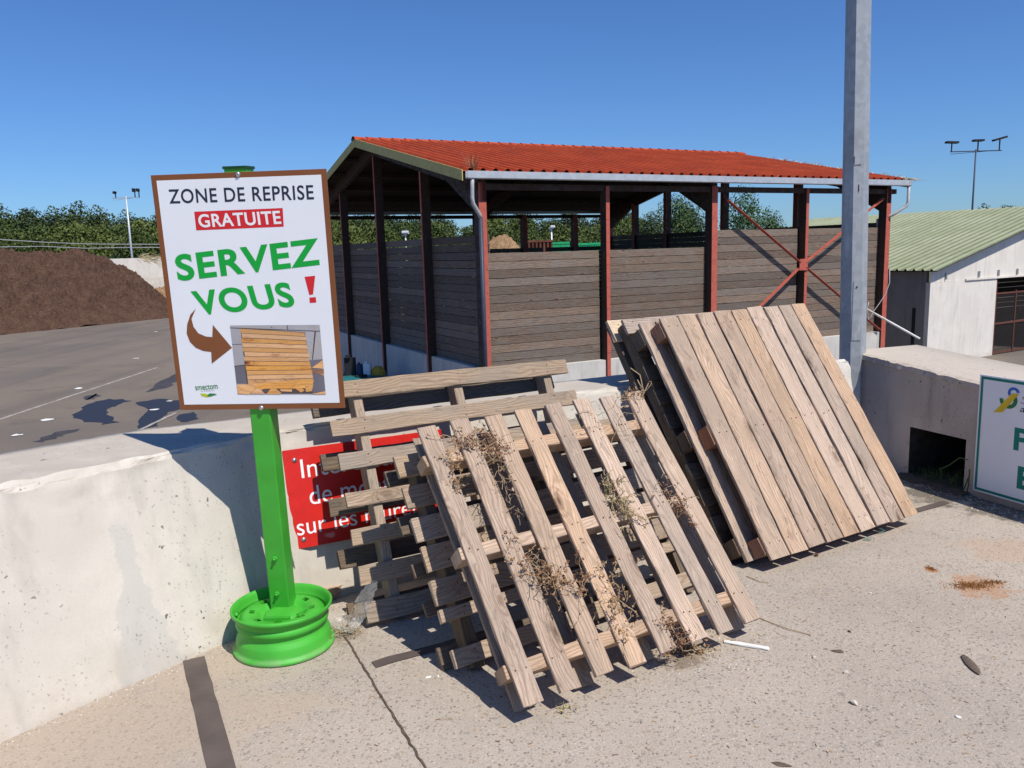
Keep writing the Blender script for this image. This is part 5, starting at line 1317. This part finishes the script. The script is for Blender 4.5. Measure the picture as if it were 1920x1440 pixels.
for k, (pts, lab) in enumerate(((((1350, 1125), (1395, 1145), (1440, 1165), (1475, 1178), (1520, 1190)), 'long thin twig on the pavement right of the front pallet'), (((1400, 1080), (1425, 1090), (1442, 1092)), 'short twig on the pavement below the right-hand stack'), (((1225, 640), (1205, 690), (1200, 740), (1196, 770)), None), (((1550, 1345), (1575, 1352)), None))):
    if lab is None: continue
    b = MB(); b.tube([G(x, y, .004 + .003 * (i % 2)) for i, (x, y) in enumerate(pts)], .0022, 5); tag(b.build('twig', M['dry_stem']), lab, 'twig')
# tall dead stems between the pallets
b = MB(); st_o = at(1205, 800, 4.25)
for pts in (((1182, 690), (1200, 703), (1206, 730), (1204, 760), (1200, 790)), ((1216, 718), (1206, 740), (1201, 760)), ((1195, 712), (1199, 720), (1203, 726))):
    b.tube([at(x, y, 4.05) for x, y in pts], .0026, 5)
tag(b.build('dead_stem', M['dry_stem']), 'forked pale dead stem standing between the open pallet and the right-hand stack', 'stem')
# white stick
p, q = G(1357, 1206, .002), G(1441, 1220, .002); d = nz(q - p)
b = MB(); b.plank(p, d, A_([-d[1], d[0], 0]), Z3, np.linalg.norm(q - p), .022, .007, 6, .0015, .0008); tag(b.build('white_stick', M['paper']), 'flat white stick lying on the pavement right of the front pallet foot', 'stick')
# leaf-shaped bark piece
p, q = G(1806, 1228, .006), G(1837, 1264, .006); d = nz(q - p); nn_ = A_([-d[1], d[0], 0]); L = np.linalg.norm(q - p); b = MB(); vs = []
for i in range(9):
    t = i / 8; w_ = .018 * math.sin(math.pi * (t * .9 + .07)) ** .6; c = p + d * L * t
    vs += [c - nn_ * w_, c + Z3 * .009 * math.sin(math.pi * t) + Z3 * .002, c + nn_ * w_]
b.add(vs, [(3 * i + j, 3 * i + 3 + j, 3 * i + 4 + j, 3 * i + 1 + j) for i in range(8) for j in (0, 1)], [(v_[0], v_[1]) for v_ in vs], .3, 0, True)
tag(b.build('bark_chip', M['pine_dark']), 'narrow brown leaf-shaped bark chip on the pavement at the lower right', 'bark chip')
def stone(px, py, s, lab, mat='stone', fl=.6, grp=None, cat='stone', name='stone', sq=None):
    rng = np.random.default_rng(int(px * 7 + py)); bmm = bmesh.new(); bmesh.ops.create_icosphere(bmm, subdivisions=1, radius=1)
    p = G(px, py, 0); vs = []
    for v_ in bmm.verts: c = A_(v_.co) * (1 + rng.uniform(-.3, .3)); vs.append((c[0] * s, c[1] * s * (sq or .7), max(c[2] * s * fl + s * fl * .7, 0)))
    fs = [tuple(x.index for x in f.verts) for f in bmm.faces]; bmm.free(); b = MB(); b.add(vs, fs, None, .5)
    o = b.build(name, M[mat]); o.location = p; o.rotation_euler = (0, 0, rng.uniform(0, 6)); return tag(o, lab, cat, grp)
stone(1602, 1320, .016, 'pale angular stone chip near the lower middle right of the pavement', sq=.8); stone(1628, 1330, .012, 'small pale flake just right of the angular stone chip', sq=.3, fl=.3)
stone(1587, 1262, .011, 'small pale stone above the angular chip'); stone(1526, 1234, .010, 'small pale stone left of the dark dirt clod')
stone(1593, 1185, .008, 'small dark pebble right of the front pallet', 'rust'); stone(1796, 1345, .012, 'whitish stone near the lower right corner', 'paper', .3)
stone(1632, 1113, .006, 'tiny white pebble below the right-hand stack', 'paper'); stone(1531, 1043, .014, 'reddish brown bark lump at the foot of the right-hand stack', 'rust', .8, cat='lump')
stone(1571, 1222, .026, 'dark dirt clod on the pavement right of the white stick', 'bark', .15, cat='clod', name='dirt_clod', sq=.45)
stone(1465, 1434, .03, 'dark brown dirt patch at the bottom edge of the picture', 'bark', .1, cat='clod', name='dirt_clod', sq=.4)
stone(1823, 917, .016, 'white pebble at the mouth of the drain opening', 'paper'); 
stone(803, 1270, .014, 'white flattened dropping beside the joint strip', 'paper', .08, cat='dropping', name='bird_dropping', sq=.5); stone(822, 1268, .010, 'second smaller white dropping beside the joint strip', 'paper', .08, cat='dropping', name='bird_dropping', sq=.4)
# rusty sawdust
def dust(px, py, w_, h_, n, lab, seed):
    rng = np.random.default_rng(seed); b = MB(); c = G(px, py)
    for i in range(n):
        p = c + A_([rng.normal(0, w_), rng.normal(0, h_), 0]); r_ = rng.uniform(.0015, .005); a = rng.uniform(0, 6.28); d = A_([math.cos(a), math.sin(a), 0]); e = A_([-d[1], d[0], 0])
        b.add([p - d * r_, p + e * r_ * .5, p + d * r_, p - e * r_ * .5, p + Z3 * r_ * .9], [(0, 1, 4), (1, 2, 4), (2, 3, 4), (3, 0, 4)], None, rng.random())
    return tag(b.build('sawdust', M['sawdust']), lab, 'sawdust', kind='stuff')
dust(1822, 1098, .050, .022, 900, 'orange brown sawdust spilt on the pavement at the right', 1); dust(1860, 1092, .03, .014, 300, 'orange sawdust trail beside the main spill', 4); dust(1745, 1066, .011, .014, 160, 'small orange sawdust spot left of the main spill', 2)
# grit over the pavement near the walls
b = MB(); rng = np.random.default_rng(4)
def grit(b, cx, cy, sx, sy, n, r0, r1):
    for i in range(n):
        p = A_([cx + rng.normal(0, sx), cy + rng.normal(0, sy), 0]); r_ = rng.uniform(r0, r1); a = rng.uniform(0, 6.28); d = A_([math.cos(a), math.sin(a), 0]); e = A_([-d[1], d[0], 0])
        b.add([p - d * r_, p + e * r_ * .7, p + d * r_, p - e * r_ * .6, p + Z3 * r_ * .8], [(0, 1, 4), (1, 2, 4), (2, 3, 4), (3, 0, 4)], None, rng.random())
for i in range(900):
    px, py = rng.uniform(560, 1900), rng.uniform(1000, 1430); q = G(px, py); grit(b, q[0], q[1], .01, .01, 1, .001, .0035)
for i in range(500):
    t = rng.random(); q = rw_pt(t * 1.6, 0, -abs(rng.normal(0, .12))); grit(b, q[0], q[1], .01, .01, 1, .002, .007)
for i in range(300):
    t = rng.random(); q = b0 + (BSB - b0) * (t * 1.2 - .2) + A_([1, -.8, 0]) * abs(rng.normal(0, .03)); grit(b, q[0], q[1], .01, .01, 1, .001, .005)
for i in range(500):
    q = G(rng.uniform(1150, 1440), rng.uniform(1040, 1260)); grit(b, q[0], q[1], .01, .01, 1, .002, .006)
tag(b.build('grit', M['stone']), 'loose grit and sand on the concrete pavement', 'grit', kind='stuff')
b = MB()
for i in range(1100):
    if i < 500: q = G(rng.uniform(600, 1900), rng.uniform(1000, 1435))
    elif i < 800: q = G(rng.normal(1290, 60), rng.normal(1215, 22))
    else: q = rw_pt(rng.random() * 1.6, 0, -abs(rng.normal(0, .10)))
    a = rng.uniform(0, 3.14); L_ = rng.uniform(.0015, .009); d = A_([math.cos(a), math.sin(a), 0]); e = A_([-d[1], d[0], 0]) * rng.uniform(.0004, .0012); q[2] = .002
    b.add([q - d * L_ - e, q + d * L_ - e, q + d * L_ + e, q - d * L_ + e, q + Z3 * .002 - d * L_, q + Z3 * .002 + d * L_], [(0, 1, 5, 4), (2, 3, 4, 5)], None, rng.random())
tag(b.build('plant_litter', M['dry_leaf']), 'fine dry plant bits strewn over the pavement', 'litter', kind='stuff')
# broken glass
for k, (px, py, s1, lab) in enumerate(((1650, 998, .03, 'larger piece of broken glass at the right foot of the pallet stack'), (1628, 1012, .022, 'smaller greenish glass shard left of the larger one'))):
    p = G(px, py, .004); b = MB(); b.add([p + A_(c) * s1 for c in ((-1.6, -.3, 0), (0, -.8, .1), (1.5, .2, .5), (.6, .8, .7), (-.7, .5, .3))], [(0, 1, 2, 3, 4)]); o = b.build('glass_shard', M['glass']); tag(o, lab, 'glass')
# weeds in the drain
b = MB()
for k in range(230):
    s1 = random.uniform(hx0 + .01, hx1 - .01); p = rw_pt(s1, 0, random.uniform(-.01, .30)); a = random.uniform(0, 6.28); h_ = random.uniform(.06, .20)
    d = A_([math.cos(a), math.sin(a), 0]) * random.uniform(.02, .10) - rn_ * random.uniform(.0, .13); w0 = A_([-math.sin(a), math.cos(a), 0]) * random.uniform(.0015, .0038); P_ = [p + d * t ** 1.4 + Z3 * h_ * (t - .75 * t * t) * 1.5 for t in np.linspace(0, 1, 7)]; vs = []
    for i_, q in enumerate(P_): vs += [q - w0 * (1 - i_ / 6.5), q + w0 * (1 - i_ / 6.5)]
    b.add(vs, [(2 * i_, 2 * i_ + 1, 2 * i_ + 3, 2 * i_ + 2) for i_ in range(6)], None, random.random())
tag(b.build('grass', M['weed']), 'green grass growing in the square drain opening', 'grass', kind='stuff')
b = MB(); 
for pts in (((1815, 862), (1800, 858), (1780, 872), (1762, 880)), ((1818, 890), (1808, 915), (1798, 938)), ((1818, 880), (1816, 910), (1812, 925))):
    b.tube([hit(x, y, rb0 - rn_ * .05, rn_) for x, y in pts], .004, 5)
tag(b.build('grass_stalk', M['weed']), 'long bent green stalk reaching out of the drain opening', 'grass')
# soil in drain opening
b = MB(); vs = []
for i in range(13):
    for j in range(7): vs.append(rw_pt(hx0 - .05 + (hx1 - hx0 + .1) * i / 12, .012 + .02 * random.random() - (.03 if j == 0 else 0), -.12 + .6 * j / 6))
b.add(vs, [(i * 7 + j, i * 7 + 7 + j, i * 7 + 8 + j, i * 7 + j + 1) for i in range(12) for j in range(6)], None, .5)
tag(b.build('silt', M['joint']), 'dark silt lying in the drain opening', 'silt', kind='stuff')

# clear plastic bag by the wheel rim
rng = np.random.default_rng(9)
def crumple(path, rad, label):
    b = MB(); n = len(path); seg = 18; vs = []
    for i, (p, r_) in enumerate(zip(path, rad)):
        for k in range(seg):
            a = 2 * math.pi * k / seg; rr = r_ * (1 + rng.uniform(-.28, .28)); q = A_(p) + A_([math.cos(a) * rr, math.sin(a) * rr * .8, 0]) @ np.eye(3) if False else A_(p) + C_R * math.cos(a) * rr + nz(A_([.2, .6, .3])) * math.sin(a) * rr * .6 + Z3 * rng.uniform(-.006, .006)
            q[2] = max(q[2], .003); vs.append(q)
    b.add(vs, [(i * seg + k, i * seg + (k + 1) % seg, i * seg + seg + (k + 1) % seg, i * seg + seg + k) for i in range(n - 1) for k in range(seg)], None, .5, 0, False)
    return b
pA = [G(621, 1150, .05), G(632, 1158, .05), G(645, 1168, .045), G(655, 1178, .03), G(660, 1182, .02)]
pB = [G(660, 1182, .02), hit(668, 1160, G(660, 1182), C_F * A_([1, 1, 0])), hit(680, 1130, G(660, 1182), C_F * A_([1, 1, 0])), hit(690, 1110, G(660, 1182), C_F * A_([1, 1, 0])), hit(700, 1092, G(660, 1182), C_F * A_([1, 1, 0]))]
def dens(P, k=4): 
    P = [A_(p, float) for p in P]; out = []
    for i in range(len(P) - 1): out += [P[i] + (P[i + 1] - P[i]) * j / k for j in range(k)]
    return out + [P[-1]]
bag = empty('plastic_bag', tuple(G(650, 1175)), 'crumpled clear plastic bag between the green wheel rim and the pallets', 'plastic bag')
mi_ = Matrix.Translation(-Vector(bag.location))
dA = dens(pA); dB = dens(pB)
crumple(dA, [.012 + .036 * math.sin(math.pi * min(1, i / (len(dA) - 1) * .9 + .1)) for i in range(len(dA))], '').build('bag_body', M['film'], bag, mi_)
crumple(dB, [.014 + .020 * math.sin(math.pi * (i / (len(dB) - 1) * .9 + .05)) for i in range(len(dB))], '').build('bag_neck', M['film'], bag, mi_)
# pale board foot lying by the wall
p = G(618, 1128, .0); d = nz(G(650, 1113, 0) - p)
b = MB(); b.plank(p + Z3 * .004, d, A_([-d[1], d[0], 0]), Z3, .12, .09, .05, 3, .003, .002); tag(b.build('wood_block', M['pine']), 'short wood block on the pavement right behind the wheel rim', 'block')

SC.cycles.samples = 128
SC.cycles.max_bounces = 6
SC.cycles.transparent_max_bounces = 8
